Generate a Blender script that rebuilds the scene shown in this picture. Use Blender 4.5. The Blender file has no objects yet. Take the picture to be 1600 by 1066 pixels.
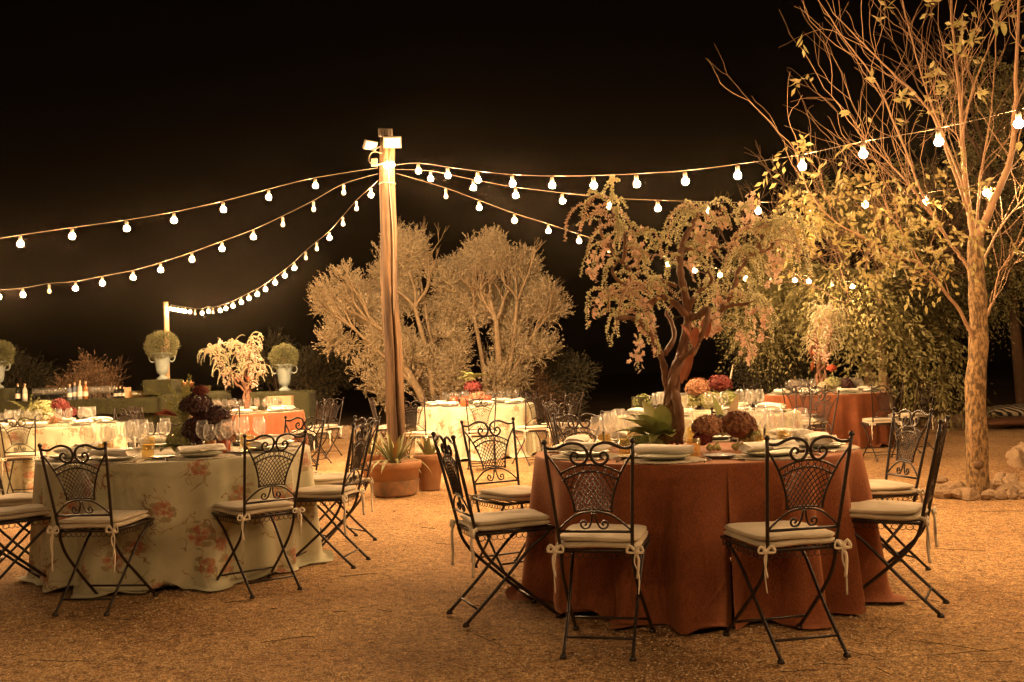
import bpy, math, random
import numpy as np
from math import sin, cos, pi, radians, atan2, hypot
from mathutils import Vector, Matrix

random.seed(7)
RNG = np.random.default_rng(7)
scene = bpy.context.scene
COL = scene.collection

# ------------------------------------------------------------------ camera
F_PX = 1556.0
TH, PH = radians(1.88), radians(2.0)
_f = Vector((0, cos(TH), sin(TH)))
_r0, _u0 = Vector((1, 0, 0)), Vector((0, -sin(TH), cos(TH)))
_u = _u0 * cos(PH) + _r0 * sin(PH)
_r = _r0 * cos(PH) - _u0 * sin(PH)
CAM = Vector((0, 0, 1.2))
cd = bpy.data.cameras.new('camera')
cam = bpy.data.objects.new('camera', cd)
COL.objects.link(cam)
cam.matrix_world = Matrix(((_r.x, _u.x, -_f.x, CAM.x), (_r.y, _u.y, -_f.y, CAM.y), (_r.z, _u.z, -_f.z, CAM.z), (0, 0, 0, 1)))
cd.sensor_width = 36
cd.lens = F_PX / 1600 * 36
cd.clip_start = 0.1
cd.clip_end = 600
scene.camera = cam

# ------------------------------------------------------------------ night sky, exposure
w = bpy.data.worlds.new('World')
scene.world = w
w.use_nodes = True
bg = w.node_tree.nodes['Background']
bg.inputs[0].default_value = (0.0014, 0.0007, 0.0003, 1)
bg.inputs[1].default_value = 1.0
scene.view_settings.view_transform = 'Standard'
scene.view_settings.look = 'None'
scene.view_settings.exposure = 0.0
scene.view_settings.gamma = 1
scene.view_settings.use_curve_mapping = False
BULB_STRENGTH = 2180.0
FLOOD_STRENGTH = 30000.0
BULB_COLOR = (1.0, 0.575, 0.255)
GLOW_HAZE = 0.00022
scene.cycles.max_bounces = 6
scene.cycles.transparent_max_bounces = 24
scene.cycles.volume_bounces = 0
scene.cycles.caustics_reflective = False
scene.cycles.caustics_refractive = False
scene.cycles.sample_clamp_indirect = 3.0


def ray(px, py):
    return (_r * (px - 800) - _u * (py - 533) + _f * F_PX)


def W(px, py, d):
    """point seen at pixel px,py of the photograph at depth d"""
    v = ray(px, py)
    return CAM + v * (d / v.y)


def onz(px, py, z=0.0):
    v = ray(px, py)
    return CAM + v * ((z - CAM.z) / v.z)


# ------------------------------------------------------------------ object helpers
def link(o, parent=None):
    COL.objects.link(o)
    if parent is not None:
        o.parent = parent
    return o


def thing(name, label, cat, loc=(0, 0, 0), rz=0.0, group=None, scale=1.0):
    o = bpy.data.objects.new(name, None)
    o.empty_display_size = 0.1
    o.location = loc
    o.rotation_euler = (0, 0, rz)
    o.scale = (scale,) * 3
    return tag(link(o), label, cat, group)


def tag(o, label, cat, group=None):
    o['label'] = label
    o['category'] = cat
    if group:
        o['group'] = group
    return o


def mesh_np(name, V, Fq, mat, smooth=True):
    V = np.asarray(V, dtype=np.float32)
    Fq = np.asarray(Fq, dtype=np.int32)
    me = bpy.data.meshes.new(name)
    n, k = Fq.shape
    me.vertices.add(len(V))
    me.vertices.foreach_set('co', V.ravel())
    me.loops.add(n * k)
    me.loops.foreach_set('vertex_index', Fq.ravel())
    me.polygons.add(n)
    me.polygons.foreach_set('loop_start', np.arange(0, n * k, k, dtype=np.int32))
    me.polygons.foreach_set('loop_total', np.full(n, k, dtype=np.int32))
    me.polygons.foreach_set('use_smooth', np.full(n, smooth, dtype=bool))
    me.update(calc_edges=True)
    if mat:
        me.materials.append(mat)
    return me


class MB:
    def __init__(s):
        s.v, s.f = [], []

    def add(s, v, f):
        b = len(s.v)
        s.v += [tuple(p) for p in v]
        s.f += [tuple(i + b for i in q) for q in f]
        return s

    def box(s, c, d, rz=0.0, taper=1.0):
        x, y, z = d[0] / 2, d[1] / 2, d[2] / 2
        P = []
        for k, (sx, sy, sz) in enumerate([(-1, -1, -1), (1, -1, -1), (1, 1, -1), (-1, 1, -1), (-1, -1, 1), (1, -1, 1), (1, 1, 1), (-1, 1, 1)]):
            t = taper if sz > 0 else 1
            a, b_ = sx * x * t, sy * y * t
            P.append((c[0] + a * cos(rz) - b_ * sin(rz), c[1] + a * sin(rz) + b_ * cos(rz), c[2] + sz * z))
        return s.add(P, [(0, 3, 2, 1), (4, 5, 6, 7), (0, 1, 5, 4), (1, 2, 6, 5), (2, 3, 7, 6), (3, 0, 4, 7)])

    def tube(s, pts, r, n=6, closed=False, caps=True, flat=1.0):
        pts = [Vector(p) for p in pts]
        N = len(pts)
        rs = r if isinstance(r, (list, tuple)) else [r] * N
        ref = None
        V = []
        for i, p in enumerate(pts):
            if closed:
                t = pts[(i + 1) % N] - pts[i - 1]
            else:
                t = pts[min(i + 1, N - 1)] - pts[max(i - 1, 0)]
            if t.length < 1e-9:
                t = Vector((0, 0, 1))
            t.normalize()
            if ref is None:
                ref = Vector((0, 0, 1)) if abs(t.z) < .9 else Vector((0, 1, 0))
                ref = ref - t * ref.dot(t)
            else:
                ref = ref - t * ref.dot(t)
                if ref.length < 1e-4:
                    ref = Vector((1, 0, 0)) - t * t.x
            ref.normalize()
            b_ = t.cross(ref)
            for k in range(n):
                a = 2 * pi * k / n
                V.append(p + (ref * cos(a) + b_ * sin(a) * flat) * rs[i])
        Fc = []
        for i in range(N if closed else N - 1):
            j = (i + 1) % N
            for k in range(n):
                l = (k + 1) % n
                Fc.append((i * n + k, i * n + l, j * n + l, j * n + k))
        if caps and not closed:
            Fc.append(tuple(range(n - 1, -1, -1)))
            Fc.append(tuple((N - 1) * n + k for k in range(n)))
        return s.add(V, Fc)

    def lathe(s, prof, n=20, c=(0, 0, 0), wob=None):
        V = []
        for i, (r, z) in enumerate(prof):
            for k in range(n):
                a = 2 * pi * k / n
                rr = r * (1 + (wob(a, z) if wob else 0))
                V.append((c[0] + rr * cos(a), c[1] + rr * sin(a), c[2] + z))
        Fc = []
        for i in range(len(prof) - 1):
            for k in range(n):
                l = (k + 1) % n
                Fc.append((i * n + k, i * n + l, (i + 1) * n + l, (i + 1) * n + k))
        return s.add(V, Fc)

    def ball(s, c, r, n=8, m=6, sq=(1, 1, 1)):
        prof = [(max(1e-4, sin(pi * i / m)), -cos(pi * i / m)) for i in range(m + 1)]
        V = []
        for (pr, pz) in prof:
            for k in range(n):
                a = 2 * pi * k / n
                V.append((c[0] + pr * cos(a) * r * sq[0], c[1] + pr * sin(a) * r * sq[1], c[2] + pz * r * sq[2]))
        Fc = []
        for i in range(m):
            for k in range(n):
                l = (k + 1) % n
                Fc.append((i * n + k, i * n + l, (i + 1) * n + l, (i + 1) * n + k))
        return s.add(V, Fc)

    def mesh(s, name, mat, smooth=True):
        me = bpy.data.meshes.new(name)
        me.from_pydata(s.v, [], s.f)
        if smooth:
            me.polygons.foreach_set('use_smooth', [True] * len(me.polygons))
        me.update()
        me.materials.append(mat)
        return me

    def build(s, name, mat, parent=None, smooth=True, kind=None):
        o = link(bpy.data.objects.new(name, s.mesh(name, mat, smooth)), parent)
        if kind:
            o['kind'] = kind
        return o


def obj(name, me, parent=None, kind=None):
    o = link(bpy.data.objects.new(name, me), parent)
    if kind:
        o['kind'] = kind
    return o


def kids(o, _m={}):
    return list(o.children)


def copy_tree(o, loc=None, rz=None, label=None, group=None, scale=None, parent=None):
    c = o.copy()
    COL.objects.link(c)
    if parent is not None:
        c.parent = parent
    if loc is not None:
        c.location = loc
    if rz is not None:
        c.rotation_euler = (0, 0, rz)
    if scale is not None:
        c.scale = (scale,) * 3
    if label:
        c['label'] = label
    if group:
        c['group'] = group
    for ch in kids(o):
        copy_tree(ch, parent=c)
    return c


def smooth_path(P, n=6):
    """Catmull-Rom through points"""
    P = [Vector(p) for p in P]
    out = []
    for i in range(len(P) - 1):
        a, b, c, d = P[max(i - 1, 0)], P[i], P[i + 1], P[min(i + 2, len(P) - 1)]
        for k in range(n):
            t = k / n
            out.append(0.5 * ((2 * b) + (c - a) * t + (2 * a - 5 * b + 4 * c - d) * t * t + (3 * b - a - 3 * c + d) * t ** 3))
    out.append(P[-1])
    return out


# ------------------------------------------------------------------ materials
def nodes(m):
    m.use_nodes = True
    nt = m.node_tree
    return nt, nt.nodes['Principled BSDF']


def ramp(nt, fac, stops):
    r = nt.nodes.new('ShaderNodeValToRGB')
    els = r.color_ramp.elements
    while len(els) < len(stops):
        els.new(0.5)
    for e, (p, c) in zip(els, stops):
        e.position = p
        e.color = (*c, 1)
    nt.links.new(fac, r.inputs[0])
    return r.outputs[0]


def noise(nt, scale, detail=4, rough=.55, vec=None, dist=0.0):
    n = nt.nodes.new('ShaderNodeTexNoise')
    n.inputs['Scale'].default_value = scale
    n.inputs['Detail'].default_value = detail
    n.inputs['Roughness'].default_value = rough
    n.inputs['Distortion'].default_value = dist
    if vec is not None:
        nt.links.new(vec, n.inputs['Vector'])
    return n.outputs[0]


def coord(nt, which='Object', scale=(1, 1, 1)):
    t = nt.nodes.new('ShaderNodeTexCoord')
    if scale == (1, 1, 1):
        return t.outputs[which]
    mp = nt.nodes.new('ShaderNodeMapping')
    mp.inputs['Scale'].default_value = scale
    nt.links.new(t.outputs[which], mp.inputs[0])
    return mp.outputs[0]


def bump(nt, h, bs, strength=.3, dist=.01):
    b = nt.nodes.new('ShaderNodeBump')
    b.inputs['Strength'].default_value = strength
    b.inputs['Distance'].default_value = dist
    nt.links.new(h, b.inputs['Height'])
    nt.links.new(b.outputs[0], bs.inputs['Normal'])


def mat(name, c1, c2=None, scale=8, rough=.7, bscale=None, bstr=.3, bdist=.01, metal=0, stretch=(1, 1, 1), which='Object', detail=5, sheen=0, trans=0, lo=.3, hi=.7):
    m = bpy.data.materials.new(name)
    nt, b = nodes(m)
    b.inputs['Roughness'].default_value = rough
    b.inputs['Metallic'].default_value = metal
    b.inputs['Base Color'].default_value = (*c1, 1)
    vec = coord(nt, which, stretch)
    if c2:
        col = ramp(nt, noise(nt, scale, detail, .6, vec), [(lo, c1), (hi, c2)])
        nt.links.new(col, b.inputs['Base Color'])
    if bscale:
        bump(nt, noise(nt, bscale, 4, .6, vec), b, bstr, bdist)
    if sheen:
        b.inputs['Sheen Weight'].default_value = sheen
    if trans:
        out = nt.nodes['Material Output']
        tr = nt.nodes.new('ShaderNodeBsdfTranslucent')
        mx = nt.nodes.new('ShaderNodeMixShader')
        mx.inputs[0].default_value = trans
        if c2:
            nt.links.new(col, tr.inputs[0])
        else:
            tr.inputs[0].default_value = (*c1, 1)
        nt.links.new(b.outputs[0], mx.inputs[1])
        nt.links.new(tr.outputs[0], mx.inputs[2])
        nt.links.new(mx.outputs[0], out.inputs[0])
    return m


M = {}
M['iron'] = mat('wrought_iron', (.008, .005, .0035), (.030, .015, .008), 30, .42, 60, .25, .003)
M['iron'].node_tree.nodes['Principled BSDF'].inputs['Specular IOR Level'].default_value = .45
M['cushion'] = mat('cushion_canvas', (.62, .55, .42), (.50, .43, .31), 6, .9, 220, .35, .002, sheen=.2)
M['napkin'] = mat('napkin_linen', (.86, .82, .72), (.78, .73, .62), 12, .85, 90, .4, .004)
M['plate'] = mat('stoneware', (.42, .42, .32), (.34, .35, .27), 20, .3)
M['china'] = mat('patterned_china', (.70, .68, .62), (.10, .12, .16), 60, .25)
M['doily'] = mat('crochet_mat', (.60, .54, .42), (.30, .24, .16), 120, .95, 160, .8, .006)
M['cutlery'] = mat('cutlery_metal', (.55, .5, .42), None, 1, .25, metal=1)
M['wood_pole'] = mat('pole_timber', (.19, .11, .05), (.055, .028, .012), 3, .75, 18, .7, .02, stretch=(4, 4, .35), detail=8, lo=.4, hi=.6)
M['wood_post'] = mat('post_timber', (.42, .29, .16), (.32, .21, .11), 5, .8, 20, .5, .01, stretch=(3, 3, .4))
M['terracotta'] = mat('terracotta', (.36, .18, .085), (.22, .115, .055), 5, .85, 30, .3, .006)
M['pot_band'] = mat('weathered_terracotta', (.10, .08, .05), (.32, .16, .07), 9, .9, 30, .4, .008)
M['soil'] = mat('soil', (.05, .03, .018), (.09, .055, .03), 20, 1, 40, .8, .02)
M['agave'] = mat('agave_leaf', (.16, .17, .07), (.26, .24, .10), 6, .5, trans=.1)
M['agave_dry'] = mat('dry_agave_leaf', (.38, .27, .12), (.28, .18, .07), 6, .7)
M['urn'] = mat('urn_grey_paint', (.25, .28, .24), (.15, .17, .15), 7, .65, 25, .25, .006)
M['hedge'] = mat('clipped_turf', (.055, .050, .010), (.026, .024, .006), 14, .95, 160, .9, .02)
M['blade'] = mat('turf_blade', (.085, .076, .017), (.04, .036, .009), 9, .8, trans=.2)
M['topiary'] = mat('topiary_leaf', (.17, .16, .06), (.10, .10, .04), 12, .6, trans=.2)
M['olive'] = mat('olive_leaf', (.66, .52, .32), (.22, .165, .08), 14, .55, trans=.12)  # wide tone spread imitates speckled highlights and shading on the leaves
M['olive_bark'] = mat('olive_bark', (.38, .27, .15), (.22, .15, .08), 12, .9, 30, .5, .02)
M['leaf'] = mat('drooping_leaf', (.15, .14, .045), (.34, .29, .12), 2.0, .5, trans=.3)
M['leaf_light'] = mat('yellowing_leaf', (.34, .31, .12), (.24, .17, .06), 3.0, .5, trans=.35)
M['dark_leaf'] = mat('shrub_leaf', (.07, .055, .022), (.04, .035, .014), 3, .7)
M['red_leaf'] = mat('dry_shrub_leaf', (.17, .085, .035), (.10, .06, .025), 4, .7)
M['bark'] = mat('smooth_bark', (.32, .20, .085), (.085, .05, .02), 20, .85, 26, .9, .02, stretch=(2, 2, .9), detail=9, lo=.42, hi=.58)
M['branch'] = mat('pale_branch', (.34, .21, .11), (.22, .12, .06), 10, .8)
M['dark_bark'] = mat('brown_bark', (.16, .09, .045), (.09, .05, .025), 9, .9)
M['blossom_wood'] = mat('twisted_wood', (.26, .12, .055), (.09, .04, .02), 14, .6, 40, .7, .012, stretch=(2, 2, .5))
M['garland_leaf'] = mat('garland_leaf', (.56, .55, .30), (.80, .75, .50), 12, .6, trans=.3)
M['blossom'] = mat('pink_blossom', (.72, .47, .35), (.84, .70, .56), 18, .7, trans=.3)
M['blossom_pale'] = mat('pale_blossom', (.78, .66, .48), (.66, .42, .30), 18, .7, trans=.2)
M['rust_bird'] = mat('rust_petal', (.38, .10, .04), (.55, .20, .10), 12, .7)
M['hyd_rust'] = mat('hydrangea_rust', (.20, .06, .03), (.50, .28, .15), 24, .8)
M['hyd_burg'] = mat('hydrangea_burgundy', (.14, .03, .02), (.34, .17, .08), 30, .8)
M['hyd_green'] = mat('hydrangea_green', (.30, .32, .12), (.42, .38, .18), 18, .8)
M['hyd_red'] = mat('hydrangea_red', (.20, .025, .015), (.10, .012, .010), 18, .7)
M['hyd_cream'] = mat('hydrangea_cream', (.60, .52, .34), (.45, .40, .25), 18, .8)
M['dark_bloom'] = mat('burgundy_foliage', (.030, .007, .008), (.07, .018, .015), 16, .5)
M['orange_bloom'] = mat('coral_petal', (.60, .12, .05), (.42, .07, .03), 14, .6)
M['green_leaf'] = mat('broad_green_leaf', (.18, .23, .06), (.38, .38, .14), 6, .5, trans=.15)
M['fern'] = mat('asparagus_fern', (.30, .30, .10), (.22, .23, .07), 6, .7, trans=.2)
M['grape'] = mat('green_grape', (.42, .40, .16), (.36, .30, .12), 9, .25)
M['shell'] = mat('cream_petal', (.62, .45, .26), (.48, .36, .18), 9, .6, 30, .3, .01)
M['red_glass'] = mat('red_glass_jar', (.36, .05, .02), (.50, .12, .04), 10, .15)
M['rock'] = mat('limestone', (.38, .27, .16), (.24, .15, .08), 5, .9, 14, .6, .03)
M['litter'] = mat('dry_leaf', (.42, .30, .15), (.22, .13, .06), 30, .8)
M['twig'] = mat('dry_twig', (.08, .045, .02), None, 1, .9)
M['housing'] = mat('lamp_housing', (.16, .13, .10), None, 1, .5)
M['lamp_face'] = mat('lamp_glass', (.50, .49, .45), None, 1, .2)
M['cable'] = mat('cable_rubber', (.30, .25, .18), None, 1, .6)
M['wire'] = mat('light_wire', (.14, .10, .06), None, 1, .5)
M['socket'] = mat('bulb_socket', (.12, .09, .06), None, 1, .5)
M['unlit'] = mat('frosted_bulb', (.65, .60, .50), None, 1, .15)
M['ribbon'] = mat('cotton_tie', (.72, .64, .50), None, 1, .9)
M['copper'] = mat('copper_bowl', (.55, .25, .12), (.40, .16, .07), 10, .3, metal=.9)
M['card'] = mat('wooden_box', (.50, .33, .18), (.40, .25, .13), 6, .8)
M['label'] = mat('bottle_label', (.70, .64, .50), None, 1, .8)
M['bottle_dark'] = mat('dark_bottle_glass', (.015, .015, .010), None, 1, .08)
M['bottle_clear'] = mat('clear_bottle_glass', (.50, .46, .36), None, 1, .08)
M['bottle_amber'] = mat('amber_bottle_glass', (.35, .14, .04), None, 1, .08)
M['bottle_blue'] = mat('grey_blue_bottle_glass', (.16, .18, .22), None, 1, .08)
M['foil'] = mat('bottle_cap', (.55, .35, .2), None, 1, .3, metal=.6)


def emis(name, color, s):
    m = bpy.data.materials.new(name)
    m.use_nodes = True
    nt = m.node_tree
    nt.nodes.remove(nt.nodes['Principled BSDF'])
    e = nt.nodes.new('ShaderNodeEmission')
    e.inputs[0].default_value = (*color, 1)
    e.inputs[1].default_value = s
    nt.links.new(e.outputs[0], nt.nodes['Material Output'].inputs[0])
    return m


M['bulb'] = emis('lit_bulb', BULB_COLOR, BULB_STRENGTH)
M['flood_face'] = emis('lit_floodlight', (1.0, .68, .38), FLOOD_STRENGTH)
M['pole_lamp'] = emis('lit_pole_lamp', BULB_COLOR, BULB_STRENGTH * .4)


_nt = M['cushion'].node_tree
_b = _nt.nodes['Principled BSDF']
_oi = _nt.nodes.new('ShaderNodeObjectInfo')
_rc = ramp(_nt, _oi.outputs['Random'], [(0, (.86, .84, .80)), (1, (1.08, 1.06, 1.04))])
_mx = _nt.nodes.new('ShaderNodeMix')
_mx.data_type = 'RGBA'
_mx.blend_type = 'MULTIPLY'
_mx.inputs[0].default_value = 1
_nt.links.new(_b.inputs['Base Color'].links[0].from_socket, _mx.inputs[6])
_nt.links.new(_rc, _mx.inputs[7])
_nt.links.new(_mx.outputs[2], _b.inputs['Base Color'])


def glass(name, tint=(.98, .97, .94), k=.13):
    m = bpy.data.materials.new(name)
    m.use_nodes = True
    nt = m.node_tree
    nt.nodes.remove(nt.nodes['Principled BSDF'])
    tr = nt.nodes.new('ShaderNodeBsdfTransparent')
    tr.inputs[0].default_value = (*tint, 1)
    gl = nt.nodes.new('ShaderNodeBsdfGlossy')
    gl.inputs['Roughness'].default_value = .12
    df = nt.nodes.new('ShaderNodeBsdfTranslucent')  # translucent share imitates bright glints along the rims
    df.inputs[0].default_value = (*tint, 1)
    m2 = nt.nodes.new('ShaderNodeMixShader')
    m2.inputs[0].default_value = .45
    nt.links.new(gl.outputs[0], m2.inputs[1])
    nt.links.new(df.outputs[0], m2.inputs[2])
    lw = nt.nodes.new('ShaderNodeLayerWeight')
    lw.inputs[0].default_value = .5
    pw = nt.nodes.new('ShaderNodeMath')
    pw.operation = 'POWER'
    pw.inputs[1].default_value = 2.2
    nt.links.new(lw.outputs['Facing'], pw.inputs[0])
    ad = nt.nodes.new('ShaderNodeMath')
    ad.operation = 'MULTIPLY_ADD'
    ad.inputs[1].default_value = .85
    ad.inputs[2].default_value = k
    nt.links.new(pw.outputs[0], ad.inputs[0])
    mx = nt.nodes.new('ShaderNodeMixShader')
    nt.links.new(ad.outputs[0], mx.inputs[0])
    nt.links.new(tr.outputs[0], mx.inputs[1])
    nt.links.new(m2.outputs[0], mx.inputs[2])
    nt.links.new(mx.outputs[0], nt.nodes['Material Output'].inputs[0])
    return m


M['glass'] = glass('drinking_glass')
M['tumbler'] = glass('tumbler_glass', (.85, .72, .42), .12)


def rust_cloth():
    m = bpy.data.materials.new('rust_velvet')
    nt, b = nodes(m)
    v = coord(nt, 'Object')
    col = ramp(nt, noise(nt, 7, 8, .68, v, .6), [(.25, (.17, .046, .013)), (.5, (.225, .063, .018)), (.8, (.28, .083, .026))])
    wv = noise(nt, 210, 2, .9, coord(nt, 'Object', (1, 1, .45)))
    wc = ramp(nt, wv, [(.40, (.62, .60, .58)), (.60, (1.2, 1.2, 1.2))])
    mx = nt.nodes.new('ShaderNodeMix')
    mx.data_type = 'RGBA'
    mx.blend_type = 'MULTIPLY'
    mx.inputs[0].default_value = 1
    nt.links.new(col, mx.inputs[6])
    nt.links.new(wc, mx.inputs[7])
    nt.links.new(mx.outputs[2], b.inputs['Base Color'])
    b.inputs['Roughness'].default_value = .85
    b.inputs['Sheen Weight'].default_value = .35
    b.inputs['Sheen Tint'].default_value = (.9, .45, .22, 1)
    bump(nt, noise(nt, 130, 3, .7, v), b, .5, .004)
    return m


def floral_cloth():
    m = bpy.data.materials.new('floral_print_cloth')
    nt, b = nodes(m)
    N, L = nt.nodes.new, nt.links.new
    uv = coord(nt, 'UV')

    def math_(op, a, b_=None, c=None):
        n = N('ShaderNodeMath')
        n.operation = op
        for i, x in enumerate((a, b_, c)):
            if x is None:
                continue
            if isinstance(x, (int, float)):
                n.inputs[i].default_value = x
            else:
                L(x, n.inputs[i])
        return n.outputs[0]

    def mixc(f, a, c):
        n = N('ShaderNodeMix')
        n.data_type = 'RGBA'
        L(f, n.inputs[0])
        for i, x in ((6, a), (7, c)):
            if isinstance(x, tuple):
                n.inputs[i].default_value = (*x, 1)
            else:
                L(x, n.inputs[i])
        return n.outputs[2]
    # warp
    warp = N('ShaderNodeTexNoise')
    warp.inputs['Scale'].default_value = 5
    L(uv, warp.inputs['Vector'])
    wv = N('ShaderNodeVectorMath')
    wv.operation = 'MULTIPLY_ADD'
    L(warp.outputs['Color'], wv.inputs[0])
    wv.inputs[1].default_value = (.12, .12, 0)
    L(uv, wv.inputs[2])
    uvw = wv.outputs[0]
    base = ramp(nt, noise(nt, 3, 6, .6, uv, .5), [(.3, (.36, .35, .22)), (.7, (.54, .51, .35))])

    def vor(scale, vec, rnd=1.0):
        n = N('ShaderNodeTexVoronoi')
        n.voronoi_dimensions = '2D'
        n.inputs['Scale'].default_value = scale
        n.inputs['Randomness'].default_value = rnd
        L(vec, n.inputs['Vector'])
        return n
    big = vor(3.5, uvw, .9)
    bigd = big.outputs['Distance']
    # branches: warped iso-lines near the cluster centres
    nz = noise(nt, 2.6, 3, .55, uv, 1.3)
    line = math_('LESS_THAN', math_('ABSOLUTE', math_('SUBTRACT', nz, .5)), .0075)
    line = math_('MULTIPLY', line, math_('LESS_THAN', bigd, .50))
    nz2 = noise(nt, 5.5, 2, .5, uv, .8)
    line2 = math_('LESS_THAN', math_('ABSOLUTE', math_('SUBTRACT', nz2, .5)), .006)
    line2 = math_('MULTIPLY', line2, math_('LESS_THAN', bigd, .42))
    c = mixc(math_('MULTIPLY', line, .75), base, (.20, .085, .03))
    c = mixc(math_('MULTIPLY', line2, .6), c, (.24, .12, .05))

    def petals(scale, R, thr, col1, col2, c, k=5):
        vv = vor(scale, uv, 1.0)
        sub = N('ShaderNodeVectorMath')
        sub.operation = 'SUBTRACT'
        sc = N('ShaderNodeVectorMath')
        sc.operation = 'SCALE'
        L(uv, sub.inputs[0])
        L(vv.outputs['Position'], sub.inputs[1])
        sep = N('ShaderNodeSeparateXYZ')
        L(sub.outputs[0], sep.inputs[0])
        ang = math_('ARCTAN2', sep.outputs[1], sep.outputs[0])
        r = math_('MULTIPLY', math_('POWER', math_('ADD', math_('MULTIPLY', sep.outputs[0], sep.outputs[0]), math_('MULTIPLY', sep.outputs[1], sep.outputs[1])), .5), scale)
        rad = math_('MULTIPLY_ADD', math_('COSINE', math_('MULTIPLY', ang, k)), R * .28, R * .75)
        ins = math_('LESS_THAN', r, rad)
        near = math_('LESS_THAN', bigd, thr)
        mask = math_('MULTIPLY', math_('MULTIPLY', ins, near), .85)
        pc = mixc(math_('MULTIPLY', r, 1.6), col1, col2)
        return mixc(math_('MULTIPLY', mask, .85), c, pc)
    c = petals(15, .48, .27, (.20, .15, .06), (.30, .22, .10), c, 2)
    c = petals(20, .54, .20, (.34, .10, .05), (.52, .27, .15), c, 5)
    c = petals(29, .55, .15, (.26, .055, .035), (.46, .18, .10), c, 5)
    L(c, b.inputs['Base Color'])
    b.inputs['Roughness'].default_value = .8
    b.inputs['Sheen Weight'].default_value = .1
    v = coord(nt, 'Object')
    bump(nt, noise(nt, 60, 4, .6, v), b, .25, .004)
    return m


M['rust_cloth'] = rust_cloth()
M['floral_cloth'] = floral_cloth()


def ground_mat():
    m = bpy.data.materials.new('sandy_gravel')
    nt, b = nodes(m)
    v = coord(nt, 'Object')
    N, L = nt.nodes.new, nt.links.new
    big = noise(nt, .8, 7, .65, v, .5)
    mid = noise(nt, 22, 5, .85, v)
    fine = noise(nt, 80, 7, .9, v)
    c1 = ramp(nt, fine, [(.41, (.085, .036, .009)), (.47, (.29, .158, .052)), (.53, (.47, .285, .115)), (.60, (.90, .66, .34))])
    c2 = ramp(nt, big, [(.30, (.62, .52, .45)), (.65, (1, 1, 1))])
    mx = N('ShaderNodeMix')
    mx.data_type = 'RGBA'
    mx.blend_type = 'MULTIPLY'
    mx.inputs[0].default_value = 1
    c3 = ramp(nt, mid, [(.40, (.50, .44, .38)), (.48, (.95, .94, .92)), (.58, (1.3, 1.32, 1.35))])
    m0 = N('ShaderNodeMix')
    m0.data_type = 'RGBA'
    m0.blend_type = 'MULTIPLY'
    m0.inputs[0].default_value = 1
    L(c1, m0.inputs[6])
    L(c3, m0.inputs[7])
    L(m0.outputs[2], mx.inputs[6])
    L(c2, mx.inputs[7])
    L(mx.outputs[2], b.inputs['Base Color'])
    b.inputs['Roughness'].default_value = .95
    ad = N('ShaderNodeMath')
    ad.operation = 'MULTIPLY_ADD'
    L(noise(nt, 9, 6, .7, v), ad.inputs[0])
    ad.inputs[1].default_value = 5.0
    L(fine, ad.inputs[2])
    bump(nt, ad.outputs[0], b, .9, .006)
    return m


M['ground'] = ground_mat()

# ------------------------------------------------------------------ ground
def gz(x, y):
    return 0.0


def build_ground():
    xs = np.concatenate([[-200, -60, -25], np.linspace(-14, 14, 57), [25, 60, 200]])
    ys = np.concatenate([[-40, -10], np.linspace(1, 24, 47), [35, 60, 120, 300]])
    X, Y = np.meshgrid(xs, ys, indexing='ij')
    Z = 0.006 * np.sin(X * 1.7 + 1) * np.cos(Y * 1.3) + 0.004 * np.sin(X * 3.1 + Y * 2.2) - 0.010
    V = np.stack([X.ravel(), Y.ravel(), Z.ravel()], 1)
    nx, ny = len(xs), len(ys)
    i, j = np.meshgrid(np.arange(nx - 1), np.arange(ny - 1), indexing='ij')
    a = (i * ny + j).ravel()
    Fq = np.stack([a, a + ny, a + ny + 1, a + 1], 1)
    obj('ground', mesh_np('ground', V, Fq, M['ground']), kind='structure')


build_ground()


def diamonds(C, D, Nn, L, Wd, fold=.15):
    """leaf quads: C base points, D direction, Nn side dir, L lengths, Wd widths"""
    L = np.asarray(L)[:, None] if np.ndim(L) else L
    Wd = np.asarray(Wd)[:, None] if np.ndim(Wd) else Wd
    side = np.cross(D, Nn)
    side /= np.linalg.norm(side, axis=1, keepdims=True) + 1e-9
    up = np.cross(side, D)
    mid = C + D * L * .45 + up * Wd * fold
    V = np.stack([C, mid - side * Wd * .5, C + D * L, mid + side * Wd * .5], 1).reshape(-1, 3)
    n = len(C)
    return V, np.arange(4 * n).reshape(n, 4)


def unit(a):
    return a / (np.linalg.norm(a, axis=1, keepdims=True) + 1e-9)


def rnd_unit(n):
    return unit(RNG.normal(size=(n, 3)))


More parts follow.
